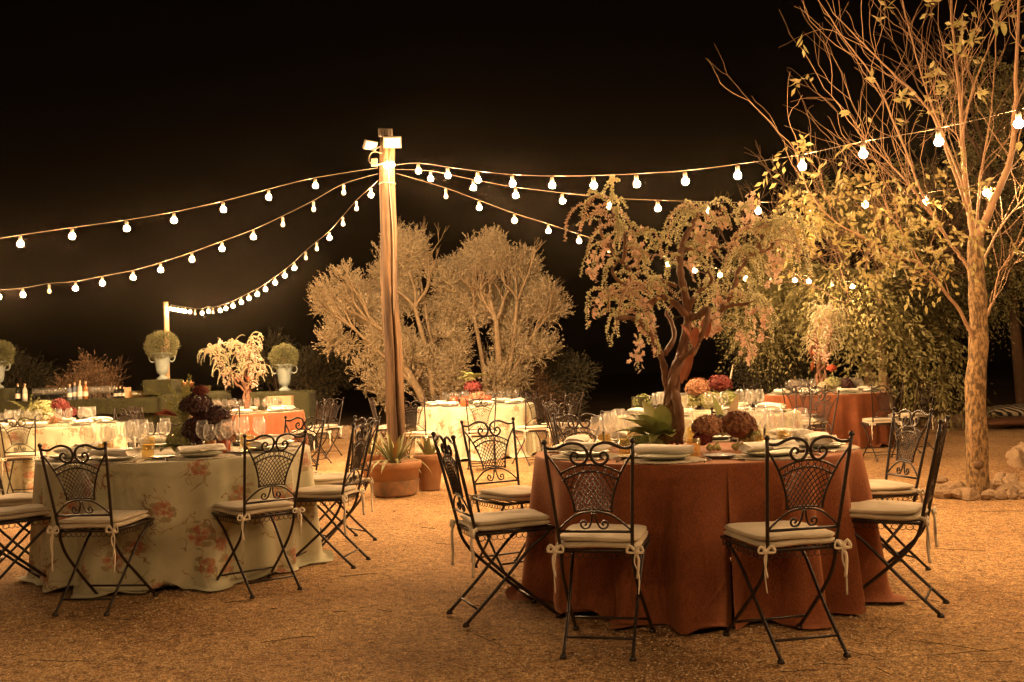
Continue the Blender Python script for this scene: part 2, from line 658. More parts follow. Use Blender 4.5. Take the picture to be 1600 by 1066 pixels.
# ------------------------------------------------------------------ pebbles and litter on the ground
def build_grit():
    n = 46000
    y = 3.2 + 7.5 * RNG.random(n) ** 2.2
    x = (RNG.random(n) - .5) * 1.15 * y
    s = .0028 + .0055 * RNG.random(n) ** 3
    tet = np.array([[-1, -.6, -.4], [1, -.5, -.4], [0, 1, -.4], [.1, 0, .8]])
    a = RNG.random(n) * 2 * pi
    R = np.stack([np.stack([np.cos(a), -np.sin(a)], 1), np.stack([np.sin(a), np.cos(a)], 1)], 1)
    P = np.repeat(tet[None], n, 0) * s[:, None, None]
    P[..., :2] = np.einsum('nij,nkj->nki', R, P[..., :2])
    P[..., 0] += x[:, None]
    P[..., 1] += y[:, None]
    P[..., 2] *= .7
    P[..., 2] += -.006 + s[:, None] * .25
    base = (np.arange(n) * 4)[:, None, None]
    Fq = (np.array([[0, 1, 3], [1, 2, 3], [2, 0, 3]])[None] + base).reshape(-1, 3)
    m = mat('pebble', (.34, .22, .11), (.80, .64, .42), 160, .9)
    obj('gravel', mesh_np('gravel', P.reshape(-1, 3), Fq, m, False), kind='stuff')
    mb = MB()
    for k in range(260):
        yy = 3.4 + 6 * random.random()
        xx = (random.random() - .5) * 1.1 * yy
        a = random.random() * 6.28
        l = .012 + .02 * random.random()
        c, s_ = cos(a), sin(a)
        h = .004 + .008 * random.random()
        mb.add([(xx - c * l, yy - s_ * l, .002), (xx + s_ * l * .4, yy - c * l * .4, h), (xx + c * l, yy + s_ * l, .004), (xx - s_ * l * .4, yy + c * l * .4, h * .6)], [(0, 1, 2, 3)])
    mb.build('leaf_litter', M['litter'], kind='stuff')
    mb = MB()
    spots = [onz(1440, 940), onz(1400, 985), onz(1480, 1010), onz(1560, 1035), onz(1380, 1050), onz(1300, 1040), onz(1520, 1020), onz(1560, 800), onz(1450, 790), onz(600, 955), onz(1500, 860), onz(560, 900), onz(1350, 900), onz(1250, 1050), onz(100, 1035), onz(760, 1000), onz(450, 1000)]
    for k in range(42):
        if k < len(spots):
            p = spots[k]
        else:
            yy = 3.5 + 7 * random.random()
            p = Vector(((random.random() - .5) * 1.1 * yy, yy, 0))
        a = random.gauss(0, .5)
        l = random.uniform(.05, .17) if k < 17 else random.uniform(.02, .08)
        pts = []
        for i in range(5):
            t = (i / 4 - .5) * 2
            pts.append((p.x + cos(a) * l * t + random.gauss(0, .004), p.y + sin(a) * l * t + random.gauss(0, .008), .003 + random.random() * .004))
        mb.tube(pts, .0015, 4)
    mb.build('twig_litter', M['twig'], kind='stuff')


build_grit()

# ------------------------------------------------------------------ festoon light strings and their posts
POLE = onz(625, 757)
POLE.y = 11.2
POLE.x = W(612, 500, 11.2).x
ZT = W(608, 216, 11.2).z


def build_pole():
    t = thing('wooden_pole', 'tall thick cracked timber pole carrying the light strings, standing behind potted agaves', 'pole', (POLE.x, POLE.y, 0))
    V, Fc = [], []
    n, rows = 96, 60
    for i in range(rows + 1):
        z = ZT * i / rows
        r0 = .104 - .022 * i / rows
        cx = .012 * sin(z * 1.9) + .006 * sin(z * 5)
        crack = 0.055 + .05 * max(0, min(1, (2.1 - z) / .5))
        for k in range(n):
            a = 2 * pi * k / n
            r = r0 * (1 + .05 * cos(4 * a + .4) + .018 * sin(7 * a + z * 2) + .012 * sin(11 * a - z * 4))
            da = (a - (-pi / 2 + .42 + .05 * sin(z * 3)) + pi) % (2 * pi) - pi
            wd = .10 + .10 * (z < 2.1)
            r -= crack * max(0, 1 - abs(da) / wd)
            V.append((cx + r * cos(a), r * sin(a), z + (.02 * sin(3 * a) if i == rows else 0)))
    for i in range(rows):
        for k in range(n):
            l = (k + 1) % n
            Fc.append((i * n + k, i * n + l, (i + 1) * n + l, (i + 1) * n + k))
    Fc.append(tuple(rows * n + k for k in range(n)))
    mb = MB()
    mb.add(V, Fc)
    mb.build('shaft', M['wood_pole'], t)
    for z in (ZT - .30, ZT - .52):
        MB().tube([(.092 * cos(a), .092 * sin(a), z) for a in np.linspace(0, 2 * pi, 17)[:-1]], .006, 5, closed=True).build('clamp_ring', M['cable'], t)
    # power cable down the shaft
    mb = MB()
    mb.tube([(.040 + .015 * sin(z * 3), -.082 + .006 * sin(z * 5), z) for z in np.linspace(ZT - .25, 1.9, 30)], .004, 5)
    mb.build('cable', M['cable'], t)
    # hook for the lights
    # floodlights
    def flood(px, py, w_, h_, rz, rx, lab, d, face='lamp_face'):
        c = W(px, py, d)
        f = thing('floodlight', lab, 'floodlight', c, group='floodlights on the timber pole')
        R = Matrix.Rotation(radians(rz), 4, 'Z') @ Matrix.Rotation(radians(rx), 4, 'X')
        mb = MB()
        mb.box((0, .02, 0), (w_, .035, h_))
        for k in range(5):
            mb.box((-w_ * .4 + w_ * .2 * k, .045, 0), (.008, .02, h_ * .8))
        mb.v = [tuple(R @ Vector(p)) for p in mb.v]
        mb.build('housing', M['housing'], f, False)
        mb = MB()
        mb.box((0, -.0005, 0), (w_ * .84, .006, h_ * .8))
        mb.v = [tuple(R @ Vector(p)) for p in mb.v]
        mb.build('glass_panel', M[face], f, False)
        mb = MB()
        tgt = Vector((POLE.x, POLE.y - .0, ZT - .06)) - c
        mb.tube([(0, .03, -h_ * .4), tuple(tgt * .5 + Vector((0, 0, -.03))), tuple(tgt)], .009, 5)
        mb.build('bracket', M['housing'], f)
    flood(613, 223, .20, .125, 8, 28, 'square white floodlight facing the camera at the pole top', 11.02)
    flood(580, 228, .16, .10, 42, 32, 'white floodlight tilted sideways left of the pole top', 11.10)
    flood(602, 209, .16, .09, -166, 12, 'small dark floodlight on the very top of the pole facing away', 11.32, 'flood_face')
    j = thing('junction_box', 'small pale cable junction with a looped cable left of the pole top', 'junction box', W(585, 254, 11.1))
    mb = MB()
    mb.box((0, 0, 0), (.07, .05, .08))
    mb.build('box', M['housing'], j, False)
    mb = MB()
    mb.tube(smooth_path([(.10, 0, -.02), (.03, -.02, -.03), (-.05, 0, .0), (-.05, 0, .08), (.0, 0, .12), (.09, 0, .10)], 6), .006, 5)
    mb.build('cable_loop', M['cable'], j)


build_pole()

_sock = MB()
_sock.lathe([(.001, .0), (.014, .0), (.017, -.012), (.017, -.045), (.013, -.05), (.001, -.05)], 8)
SOCK = _sock.mesh('socket', M['socket'])
_bl = MB()
_bl.lathe([(.010, -.046), (.014, -.06), (.022, -.075), (.025, -.09), (.022, -.106), (.012, -.116), (.0005, -.118)], 12)
DEAD = _bl.mesh('bulb', M['unlit'])
_bl = MB()
_bl.lathe([(.028 * max(.01, sin(a)), -.077 + .028 * cos(a)) for a in np.linspace(.02, pi - .01, 10)], 14)
BULB = _bl.mesh('bulb', M['bulb'])
PLAMP = _bl.mesh('bulb', M['pole_lamp'])


def hang_bulb(t, p, lit):
    s = obj('socket', SOCK, t)
    s.location = p
    b = obj('bulb', BULB if lit else DEAD, s)
    return s


def string(label, b, a, t0, pts, unlit=(), start=None, end=None, extra=()):
    """pts: {n: (px,py)} bulbs seen in the photo; depth follows from the run of the string"""
    t = thing('light_string', label, 'string lights', (0, 0, 0), group='festoon strings hung from the timber pole')
    L = []
    for n in sorted(pts):
        d = 11.2 + b * (n + t0)
        L.append((n, W(pts[n][0], pts[n][1], d)))
    hangs = []
    allb = [(n, p + Vector((0, 0, .095))) for n, p in L]
    for n, p in extra:
        allb.append((n, Vector(p)))
    path = ([start] if start is not None else []) + [p + Vector((0, 0, .012)) for n, p in allb] + ([end] if end is not None else [])
    mb = MB()
    mb.tube(smooth_path(path, 3), .0024, 5)
    mb.build('wire', M['wire'], t)
    for n, p in allb:
        hang_bulb(t, p, n not in unlit)
    return t


top = Vector((POLE.x, POLE.y, ZT))
sA = {0: (654, 270), 1: (700, 277), 2: (747, 284), 3: (801, 290), 4: (863, 293), 5: (928, 293), 6: (995, 291), 7: (1071, 287), 8: (1153, 278), 9: (1254, 264), 10: (1349, 245), 11: (1467, 226), 12: (1592, 198)}
sB = {0: (673, 282), 1: (740, 296), 2: (806, 308), 3: (879, 317), 4: (952, 325), 5: (1028, 329), 6: (1105, 332), 7: (1185, 333), 8: (1268, 330), 9: (1352, 323)}
sC = {0: (697, 308), 1: (749, 327), 2: (804, 347), 3: (857, 363), 4: (905, 379), 5: (952, 393), 6: (998, 405), 7: (1044, 415), 8: (1086, 425), 9: (1125, 432), 10: (1165, 437), 11: (1205, 439), 12: (1242, 440), 13: (1264, 442), 14: (1300, 446), 15: (1332, 450)}
sD = {0: (493, 293), 1: (420, 311), 2: (349, 330), 3: (272, 347), 4: (198, 360), 5: (113, 372), 6: (32, 384)}
sE = {0: (537, 302), 1: (490, 328), 2: (442, 352), 3: (396, 373), 4: (347, 391), 5: (300, 408), 6: (251, 424), 7: (208, 436), 8: (160, 445), 9: (118, 453), 10: (77, 456), 11: (36, 463), 12: (-2, 466)}
sF = {0: (580, 307), 1: (557, 327), 2: (536, 351), 3: (515, 374), 4: (495, 390), 5: (478, 404), 6: (460, 421), 7: (445, 433), 8: (430, 444), 9: (415, 454), 10: (402, 462), 11: (389, 468), 12: (377, 474), 13: (364, 480), 14: (353, 484), 15: (344, 487), 16: (333, 489), 17: (326, 488), 18: (316, 491), 19: (305, 491), 20: (297, 489), 21: (289, 488), 22: (284, 487), 23: (278, 486), 24: (272, 485), 25: (267, 484)}
eA = [(13 + k, (3.53 + .346 * (k), 5.77 - .388 * k, 2.72 + .04 * k + .014 * k * k)) for k in range(7)]
string('uppermost right-hand string of bulbs sweeping over the rust table towards the camera', -.388, .346, 1.0, sA, (), top + Vector((.1, -.05, -.32)), Vector((6.0, 3.0, 3.9)), eA)
string('unseen run of bulbs added overhead behind the camera to light the near tables', 0, 0, 0, {}, (6,), Vector((6.0, 3.0, 3.9)), Vector((-6.4, -1.8, 3.9)), [(k, (5.2 - .9 * k, 2.2 - .75 * k if k < 5 else -1.2 - .04 * k, 3.75 - .5 * sin(pi * (k + .5) / 13))) for k in range(13)])  # unseen run added to light the near tables and chairs from the front
string('middle right-hand string of bulbs running behind the hanging blossoms to the leafy tree', -.167, .474, 1.0, sB, (8,), top + Vector((.1, 0, -.36)), Vector((6.2, 8.5, 3.0)), [(10, (3.95, 9.36, 2.76)), (11, (4.45, 9.2, 2.80)), (12, (4.95, 9.03, 2.85))])
string('lowest right-hand string of bulbs receding behind the big blossom tree', .285, .413, 1.4, sC, (0, 5, 6, 11, 14), top + Vector((.1, .02, -.40)), Vector((6.3, 17.0, 2.7)))
eD = [(7 + k, (-5.45 - .465 * k, 9.8 - .159 * k, 2.66 + .02 * k + .01 * k * k)) for k in range(6)]
string('uppermost left-hand string of lit bulbs crossing the dark sky', -.159, -.465, 1.7, sD, (), top + Vector((-.1, -.03, -.34)), Vector((-8.8, 8.5, 3.2)), eD)
string('middle left-hand string of bulbs with unlit ones near the timber pole', .137, -.407, 1.25, sE, (0, 1, 2, 10), top + Vector((-.1, 0, -.40)), Vector((-9.6, 13.5, 3.2)), [(13 + k, (-7.1 - .43 * k, 13.14 + .1 * k, 2.52 + .02 * k + .01 * k * k)) for k in range(4)])
pp = W(259, 472, 22.8)
string('lowest left-hand string of crowded bulbs dipping to the far thin post', .438, -.250, 1.1, sF, (1, 2, 4, 5, 16, 19), top + Vector((-.1, .04, -.46)), Vector((pp.x + .05, pp.y, pp.z - .12)))
# lit lamp fixed to the pole face
t = thing('pole_lamp', 'bright bare lamp pair fixed to the front of the timber pole', 'lamp', (0, 0, 0))
for dx, dz in ((-.03, 0), (.035, .01)):
    _b = hang_bulb(t, W(608, 261, 11.0) + Vector((dx, 0, .09 + dz)), True).children[0]
    _b.data = PLAMP


def post(name, label, p, r, h):
    t = thing(name, label, 'post', (p[0], p[1], 0))
    mb = MB()
    pts = [(0.008 * sin(z * 3), 0, z) for z in np.linspace(0, h, 9)]
    mb.tube(pts, [r * (1.05 - .15 * z / h) for _, _, z in pts], 12)
    mb.build('shaft', M['wood_post'], t)
    mb = MB()
    mb.tube([(r * cos(a), r * sin(a), h - .12) for a in np.linspace(0, 2 * pi, 13)[:-1]], .006, 4, closed=True)
    mb.build('wire_loop', M['cable'], t)


post('wooden_post', 'thin pale wooden post behind the urn where the crowded bulb string ends', (pp.x, pp.y), .065, pp.z)
for (x, y, h, lab) in ((-6.4, -1.8, 3.95, 'unseen wooden post added behind the camera left to hold the overhead run'), (6.0, 3.0, 3.95, 'wooden post beside the camera right holding the uppermost string'), (6.2, 8.5, 3.05, 'wooden post beyond the right frame edge holding the middle string'), (6.3, 17.0, 2.75, 'wooden post in the leafy trees holding the lowest right string'), (-8.8, 8.5, 3.25, 'wooden post beyond the left frame edge nearer the camera'), (-9.6, 13.5, 3.25, 'wooden post beyond the left frame edge behind the floral tables')):  # the first post is unseen, added to carry the overhead run
    post('wooden_post', lab, (x, y), .07, h)

# ------------------------------------------------------------------ folding wrought iron chair
def spiral(c, r0, r1, a0, turns, n=16):
    """points in the back plane (x, z) spiralling inwards from radius r0 to r1"""
    out = []
    for i in range(n + 1):
        t = i / n
        a = a0 + turns * 2 * pi * t
        r = r0 + (r1 - r0) * t
        out.append((c[0] + r * cos(a), c[1] + r * sin(a)))
    return out


ZT0 = .945   # top of the posts
ZB = .525    # bottom rail of the back


def back_y(z):
    return -.195 - (z - .44) * .21


def bp(x, z):
    return (x, back_y(z), z)


def half_w(z):
    return .168 + (z - .44) / (.945 - .44) * .036


def make_chair():
    t = thing('folding_chair', 'x', 'chair')
    I = M['iron']
    for s in (-1, 1):
        # long leg: back post, then sweeping forward to the front foot
        pts = [(s * half_w(z), back_y(z), z) for z in np.linspace(ZT0, .46, 7)]
        pts += smooth_path([(s * .168, -.195, .44), (s * .170, -.175, .375), (s * .174, -.115, .29), (s * .186, .04, .15), (s * .195, .205, .012)], 4)[1:]
        mb = MB().tube(pts, .0088, 7)
        mb.ball((s * half_w(ZT0), back_y(ZT0), ZT0 + .008), .0135, 8, 6)
        l = mb.build('leg', I, t)
        MB().lathe([(.001, 0), (.017, 0), (.017, .008), (.010, .02), (.001, .022)], 8, (s * .195, .207, 0)).build('foot', I, l)
        # crossing leg
        pts = smooth_path([(s * .182, .185, .432), (s * .180, .15, .40), (s * .172, .06, .33), (s * .163, -.09, .17), (s * .160, -.255, .012)], 4)
        l = MB().tube(pts, .0085, 7).build('leg', I, t)
        MB().lathe([(.001, 0), (.017, 0), (.017, .008), (.010, .02), (.001, .022)], 8, (s * .160, -.257, 0)).build('foot', I, l)
    MB().tube([(-.19, .125, .078), (.19, .125, .078)], .006, 6).build('stretcher', I, t)
    MB().tube([(-.161, -.192, .072), (.161, -.192, .072)], .006, 6).build('stretcher', I, t)
    # seat frame with slats and hanging loops
    mb = MB()
    z = .438
    c = [(-.2, -.19, z), (.2, -.19, z), (.2, .2, z), (-.2, .2, z)]
    mb.tube(c, .008, 6, closed=True)
    for k in range(7):
        x = -.15 + .05 * k
        mb.tube([(x, -.19, z), (x, .2, z)], .004, 4)
    sf = mb.build('seat_frame', I, t)
    mb = MB()
    for k in range(12):
        u = -.176 + .032 * k
        for (x, y, ax) in ((u, .2, 0), (u, -.19, 0), (.2, u, 1), (-.2, u, 1)):
            pts = []
            for a in np.linspace(0, 2 * pi, 9)[:-1]:
                q = .016 * cos(a)
                pts.append((x + (q if ax == 0 else 0), y + (q if ax == 1 else 0), z - .020 + .013 * sin(a)))
            mb.tube(pts, .0022, 3, closed=True)
    mb.build('loop_fringe', I, sf)
    # back: top scrolls
    bk = MB()
    zz = ZT0
    for s in (-1, 1):
        P = [(s * .204, zz - .012), (s * .185, zz - .022), (s * .15, zz - .022), (s * .115, zz - .006), (s * .085, zz + .002), (s * .055, zz + .0), (s * .025, zz - .013), (s * .008, zz - .04), (s * .012, zz - .072), (s * .032, zz - .096), (s * .060, zz - .098), (s * .082, zz - .080), (s * .086, zz - .058), (s * .070, zz - .043), (s * .053, zz - .050), (s * .052, zz - .064), (s * .062, zz - .068)]
        sm = smooth_path([bp(x, z_) for x, z_ in P], 3)
        MB().tube(sm, [.0075] * (len(sm) - 18) + [.0075 - .0025 * i / 17 for i in range(18)], 6).build('top_scroll', I, t)
    # braces, fan sides, arches, bottom rail -> back frame
    fan_l = []
    for s in (-1, 1):
        P = [(s * .203, zz - .045), (s * .170, zz - .09), (s * .138, zz - .145), (s * .118, zz - .19), (s * .098, zz - .25), (s * .088, zz - .30), (s * .088, zz - .325)]
        bk.tube(smooth_path([bp(x, z_) for x, z_ in P], 3), .0058, 5)
    arch = lambda w_, z0, h: [bp(w_ * u, z0 + h * (1 - u * u)) for u in np.linspace(-1, 1, 13)]
    bk.tube(arch(.145, zz - .145, .045), .0055, 5)
    bk.tube(arch(.132, zz - .178, .045), .005, 5)
    bk.tube([bp(x, zz - .325 + .012 * (1 - (x / .088) ** 2)) for x in np.linspace(-.088, .088, 9)], .0045, 5)
    bk.tube(smooth_path([bp(x, z_) for x, z_ in [(-.172, ZB + .004), (-.13, ZB + .045), (-.08, ZB + .08), (-.03, ZB + .093), (.03, ZB + .093), (.08, ZB + .08), (.13, ZB + .045), (.172, ZB + .004)]], 3), .0055, 5)
    bk.tube([bp(-.174, ZB), bp(.174, ZB)], .007, 6)
    bk.build('back_frame', I, t)
    mb = MB()
    for s in (-1, 1):
        P = [(s * .006, ZB + .088), (s * .012, ZB + .05), (s * .028, ZB + .018), (s * .052, ZB + .016), (s * .064, ZB + .034), (s * .055, ZB + .050), (s * .040, ZB + .046), (s * .038, ZB + .034), (s * .046, ZB + .031)]
        MB().tube(smooth_path([bp(x, z_) for x, z_ in P], 3), .0052, 5).build('lower_scroll', I, t)
    # loops between the arches
    mb = MB()
    for k in range(8):
        u = -1 + (k + .5) / 4
        x = .137 * u
        zc = zz - .161 + .045 * (1 - u * u)
        mb.tube([bp(x + .0145 * cos(a), zc + .0145 * sin(a)) for a in np.linspace(0, 2 * pi, 9)[:-1]], .0026, 4, closed=True)
    mb.build('loop_band', I, t)
    # lattice clipped to the fan
    def side(z_):
        d = zz - z_
        K = [(.145, .138), (.19, .118), (.25, .098), (.30, .088), (.33, .088)]
        if d <= K[0][0]:
            return K[0][1]
        for (d0, w0), (d1, w1) in zip(K, K[1:]):
            if d <= d1:
                return w0 + (w1 - w0) * (d - d0) / (d1 - d0)
        return K[-1][1]
    mb = MB()
    NB = 17
    for s in (-1, 1):
        for k in range(-9, 26):
            pts = []
            for i in range(25):
                d = .135 + (.325 - .135) * i / 24
                v = (d - .135) / .19
                u = (-1.0 + 2 * k / 8.5) + s * (v - .5) * 1.35
                z_ = zz - d
                topz = zz - .178 + .045 * (1 - min(1, abs(u)) ** 2)
                zq = topz - (topz - (zz - .322)) * v
                if abs(u) <= 1.0:
                    wv = side(zz - .178 + (zq - topz)) if v > 0 else .132
                    pts.append(bp(u * min(.130, wv + 0.0) , zq))
                elif pts:
                    break
            if len(pts) >= 3:
                pts = pts[::3] + ([pts[-1]] if (len(pts) - 1) % 3 else [])
                if len(pts) > 1:
                    mb.tube(pts, .0028, 3, caps=False)
    mb.build('lattice', I, t)
    # cushion: two layers
    cu = MB()
    n = 14
    def pad(z0, z1, hw, hd, yo, ph):
        V = []
        rows = [(0, .0, z0), (.90, .0, z0), (1.0, 0, z0 + (z1 - z0) * .3), (1.0, 0, z0 + (z1 - z0) * .7), (.93, 0, z1 - .002), (.6, 0, z1 + .006), (0, 0, z1 + .010)]
        m_ = 36
        for (q, _, z_) in rows:
            for k in range(m_):
                a = 2 * pi * k / m_
                cx, sy = cos(a), sin(a)
                e = (abs(cx) ** 7 + abs(sy) ** 7) ** (-1 / 7)
                wob = 1 + .008 * sin(5 * a + ph) + .005 * sin(11 * a + ph * 2)
                V.append((hw * q * cx * e * wob, yo + hd * q * sy * e * wob, z_ + .003 * sin(3 * a + ph)))
        Fc = []
        for i in range(len(rows) - 1):
            for k in range(m_):
                l = (k + 1) % m_
                Fc.append((i * m_ + k, i * m_ + l, (i + 1) * m_ + l, (i + 1) * m_ + k))
        cu.add(V, Fc)
    pad(.446, .470, .203, .205, .008, 0)
    pad(.471, .494, .198, .200, .012, 1.3)
    c = cu.build('cushion', M['cushion'], t)
    for s in (-1, 1):
        mb = MB()
        x0, y0, z0 = s * .186, -.205, .455
        mb.tube(smooth_path([(x0 - s * .02, y0 + .02, z0), (x0, y0, z0), (x0 + s * .012, y0 - .02, z0 - .02)], 3), [.010] * 7, 5, flat=.4)
        mb.ball((x0 + s * .006, y0 - .014, z0 - .014), .014, 6, 4)
        for (dx, dy) in ((-.026, -.012), (.024, -.016)):
            mb.tube(smooth_path([(x0, y0 - .014, z0 - .014), (x0 + dx, y0 + dy, z0 + .008), (x0 + dx * 1.5, y0 + dy * 1.3, z0 - .016), (x0, y0 - .014, z0 - .018)], 3), .0075, 4, flat=.45)
        mb.tube(smooth_path([(x0, y0 - .014, z0 - .02), (x0 - .006, y0 - .018, z0 - .06), (x0 + s * .012, y0 - .014, z0 - .11), (x0 + s * .008, y0 - .02, z0 - .19)], 4), .0072, 4, flat=.45)
        mb.tube(smooth_path([(x0, y0 - .014, z0 - .02), (x0 + s * .014, y0 - .02, z0 - .05), (x0 + s * .004, y0 - .022, z0 - .125)], 4), .0068, 4, flat=.45)
        mb.build('cushion_tie', M['ribbon'], t)
    return t


CHAIR = make_chair()


def refit(o):
    for ch in o.children:
        for v in ch.data.vertices:
            v.co.x *= .91
            if v.co.z > .5:
                v.co.z = .5 + (v.co.z - .5) * .90
        refit(ch)


refit(CHAIR)
CHAIR_USED = [False]

# tables: centre px, depth of centre, cloth, short name
def tabc(px, py, d):
    p = W(px, py, d)
    return Vector((p.x, p.y, 0))


TABLES = {
    'T1': (tabc(1083, 705, 5.47), 'rust', 'the foreground rust table'),
    'T2': (tabc(279, 715, 6.70), 'floral', 'the foreground floral table'),
    'T3': (tabc(78, 665, 12.4), 'floral', 'the far left floral table'),
    'T4': (tabc(383, 640, 15.0), 'rust', 'the far left rust table'),
    'T5': (tabc(744, 632, 14.9), 'floral', 'the olive-side floral table'),
    'T6': (tabc(1288, 615, 14.7), 'rust', 'the far right rust table'),
    'T7': (tabc(1105, 640, 9.6), 'floral', 'the middle floral table'),
}
R_T = .915


def vary(o):
    for ch in o.children:
        n_ = ch.name.split('.')[0]
        if n_ == 'cushion':
            ch.rotation_euler = (random.gauss(0, .008), random.gauss(0, .008), random.gauss(0, .035))
            ch.location = (random.gauss(0, .005), random.gauss(0, .005), .002)
        elif n_ == 'cushion_tie':
            k_ = random.uniform(.75, 1.3)
            ch.scale = (1, 1, k_)
            ch.location = (0, 0, .455 * (1 - k_))
    return o


def chair(px, py, tb, label, turn=0, plane=.49, at=None):
    c = TABLES[tb][0]
    p = Vector(at) if at is not None else onz(px, py, plane)
    p.z = 0
    d = c - p
    rz = atan2(d.y, d.x) - pi / 2 + radians(turn)
    if not CHAIR_USED[0]:
        CHAIR_USED[0] = True
        CHAIR.location = p
        CHAIR.rotation_euler = (0, 0, rz)
        CHAIR['label'] = label
        CHAIR['group'] = 'wrought iron folding chairs round the tables'
        return CHAIR
    return vary(copy_tree(CHAIR, p, rz, label, 'wrought iron folding chairs round the tables'))


def around(tb, ang, r=1.18):
    c = TABLES[tb][0]
    return (c.x + r * sin(radians(ang)), c.y - r * cos(radians(ang)), 0)


CH = [
    # px, py, table, label, turn
    (942, 830, 'T1', 'iron folding chair, back to camera, at the front left of the foreground rust table', 16),
    (1218, 827, 'T1', 'iron folding chair, back to camera, at the front right of the foreground rust table', 4),
    (787, 806, 'T1', 'iron chair in profile facing right at the near left of the foreground rust table', -4),
    (802, 766, 'T1', 'iron chair behind the profile one, left of the foreground rust table, facing the camera', -28),
    (1378, 790, 'T1', 'iron chair in profile facing left at the near right of the foreground rust table', 6),
    (1358, 756, 'T1', 'iron chair second along the right side of the foreground rust table', -6),
    (164, 806, 'T2', 'iron folding chair, back to camera, at the front left of the foreground floral table', -6),
    (398, 787, 'T2', 'iron folding chair, back to camera, at the front right of the foreground floral table', -2),
    (502, 764, 'T2', 'iron chair in profile facing left at the right side of the foreground floral table', -2),
    (520, 744, 'T2', 'iron chair just behind the profile one on the right side of the floral table', 0),
    (26, 796, 'T2', 'iron chair half cut by the left frame edge, facing the floral table', 0),
    (42, 775, 'T2', 'iron chair at the left frame edge behind the nearer half-cut chair', 10),
    (484, 672, 'T4', 'iron chair with cushion at the right side of the far left rust table', 0),
    (505, 665, 'T4', 'iron chair seen edge-on, rightmost at the far left rust table', 30),
    (657, 676, 'T5', 'iron chair right behind the timber pole at the floral table before the olives', 0),
    (612, 665, 'T5', 'iron chair mostly hidden by the timber pole, furthest left at the olive-side table', 0),
    (752, 674, 'T5', 'iron chair, back to camera, at the front of the floral table before the olives', 0),
    (828, 667, 'T5', 'iron chair facing left at the front right of the floral table before the olives', 0),
    (873, 662, 'T5', 'iron chair furthest right at the floral table before the olives', 0),
    (1264, 657, 'T7', 'iron chair facing left at the right of the middle floral table behind the rust one', 10),
    (1376, 655, 'T6', 'iron chair with a tied cushion at the right side of the far right rust table', 0),
    (1420, 647, 'T6', 'iron chair seen edge-on, rightmost at the far right rust table', 10),
]
for (px, py, tb, lab, turn) in CH:
    chair(px, py, tb, lab, turn)
for tb, ang, r, lab, turn in [
    ('T1', 158, 1.25, 'iron chair facing the camera behind the right glasses of the foreground rust table', 0),
    ('T1', 200, 1.25, 'iron chair facing the camera behind the left glasses of the foreground rust table', 0),
    ('T2', 205, 1.2, 'iron chair facing the camera behind the left glasses of the foreground floral table', 0),
    ('T2', 158, 1.2, 'iron chair facing the camera behind the right glasses of the foreground floral table', 0),
    ('T3', 12, 1.15, 'iron chair, back to camera, at the front of the far left floral table', 0),
    ('T3', 165, 1.2, 'iron chair facing the camera behind the far left floral table, before the bar', 0),
    ('T4', 5, 1.15, 'iron chair, back to camera, at the front of the far left rust table', 0),
    ('T4', -85, 1.35, 'iron chair beside the turf bar at the left of the far left rust table', 0),
    ('T4', -62, 1.25, 'iron chair with reddish back nearest the bar, front left of the far left rust table', 12),
    ('T5', 150, 1.25, 'iron chair facing the camera behind the right end of the olive-side floral table', 0),
    ('T5', 208, 1.25, 'iron chair facing the camera behind the left end of the olive-side floral table', 0),
    ('T7', -75, 1.25, 'iron chair standing apart between the olive-side table and the middle floral table', -55),
    ('T7', -110, 1.3, 'iron chair in profile left of the middle floral table, behind the rust table', 0),
    ('T7', 160, 1.2, 'iron chair facing the camera behind the middle floral table', 0),
    ('T7', 118, 1.25, 'iron chair turned left behind the right edge of the middle floral table', 0),
    ('T6', -32, 1.15, 'iron chair, back to camera, at the front left of the far right rust table', 0),
    ('T6', -95, 1.2, 'iron chair at the left side of the far right rust table', 0),
    ('T6', -150, 1.2, 'iron chair facing the camera behind the left end of the far right rust table', 0),
]:
    chair(0, 0, tb, lab, turn, at=around(tb, ang, r))

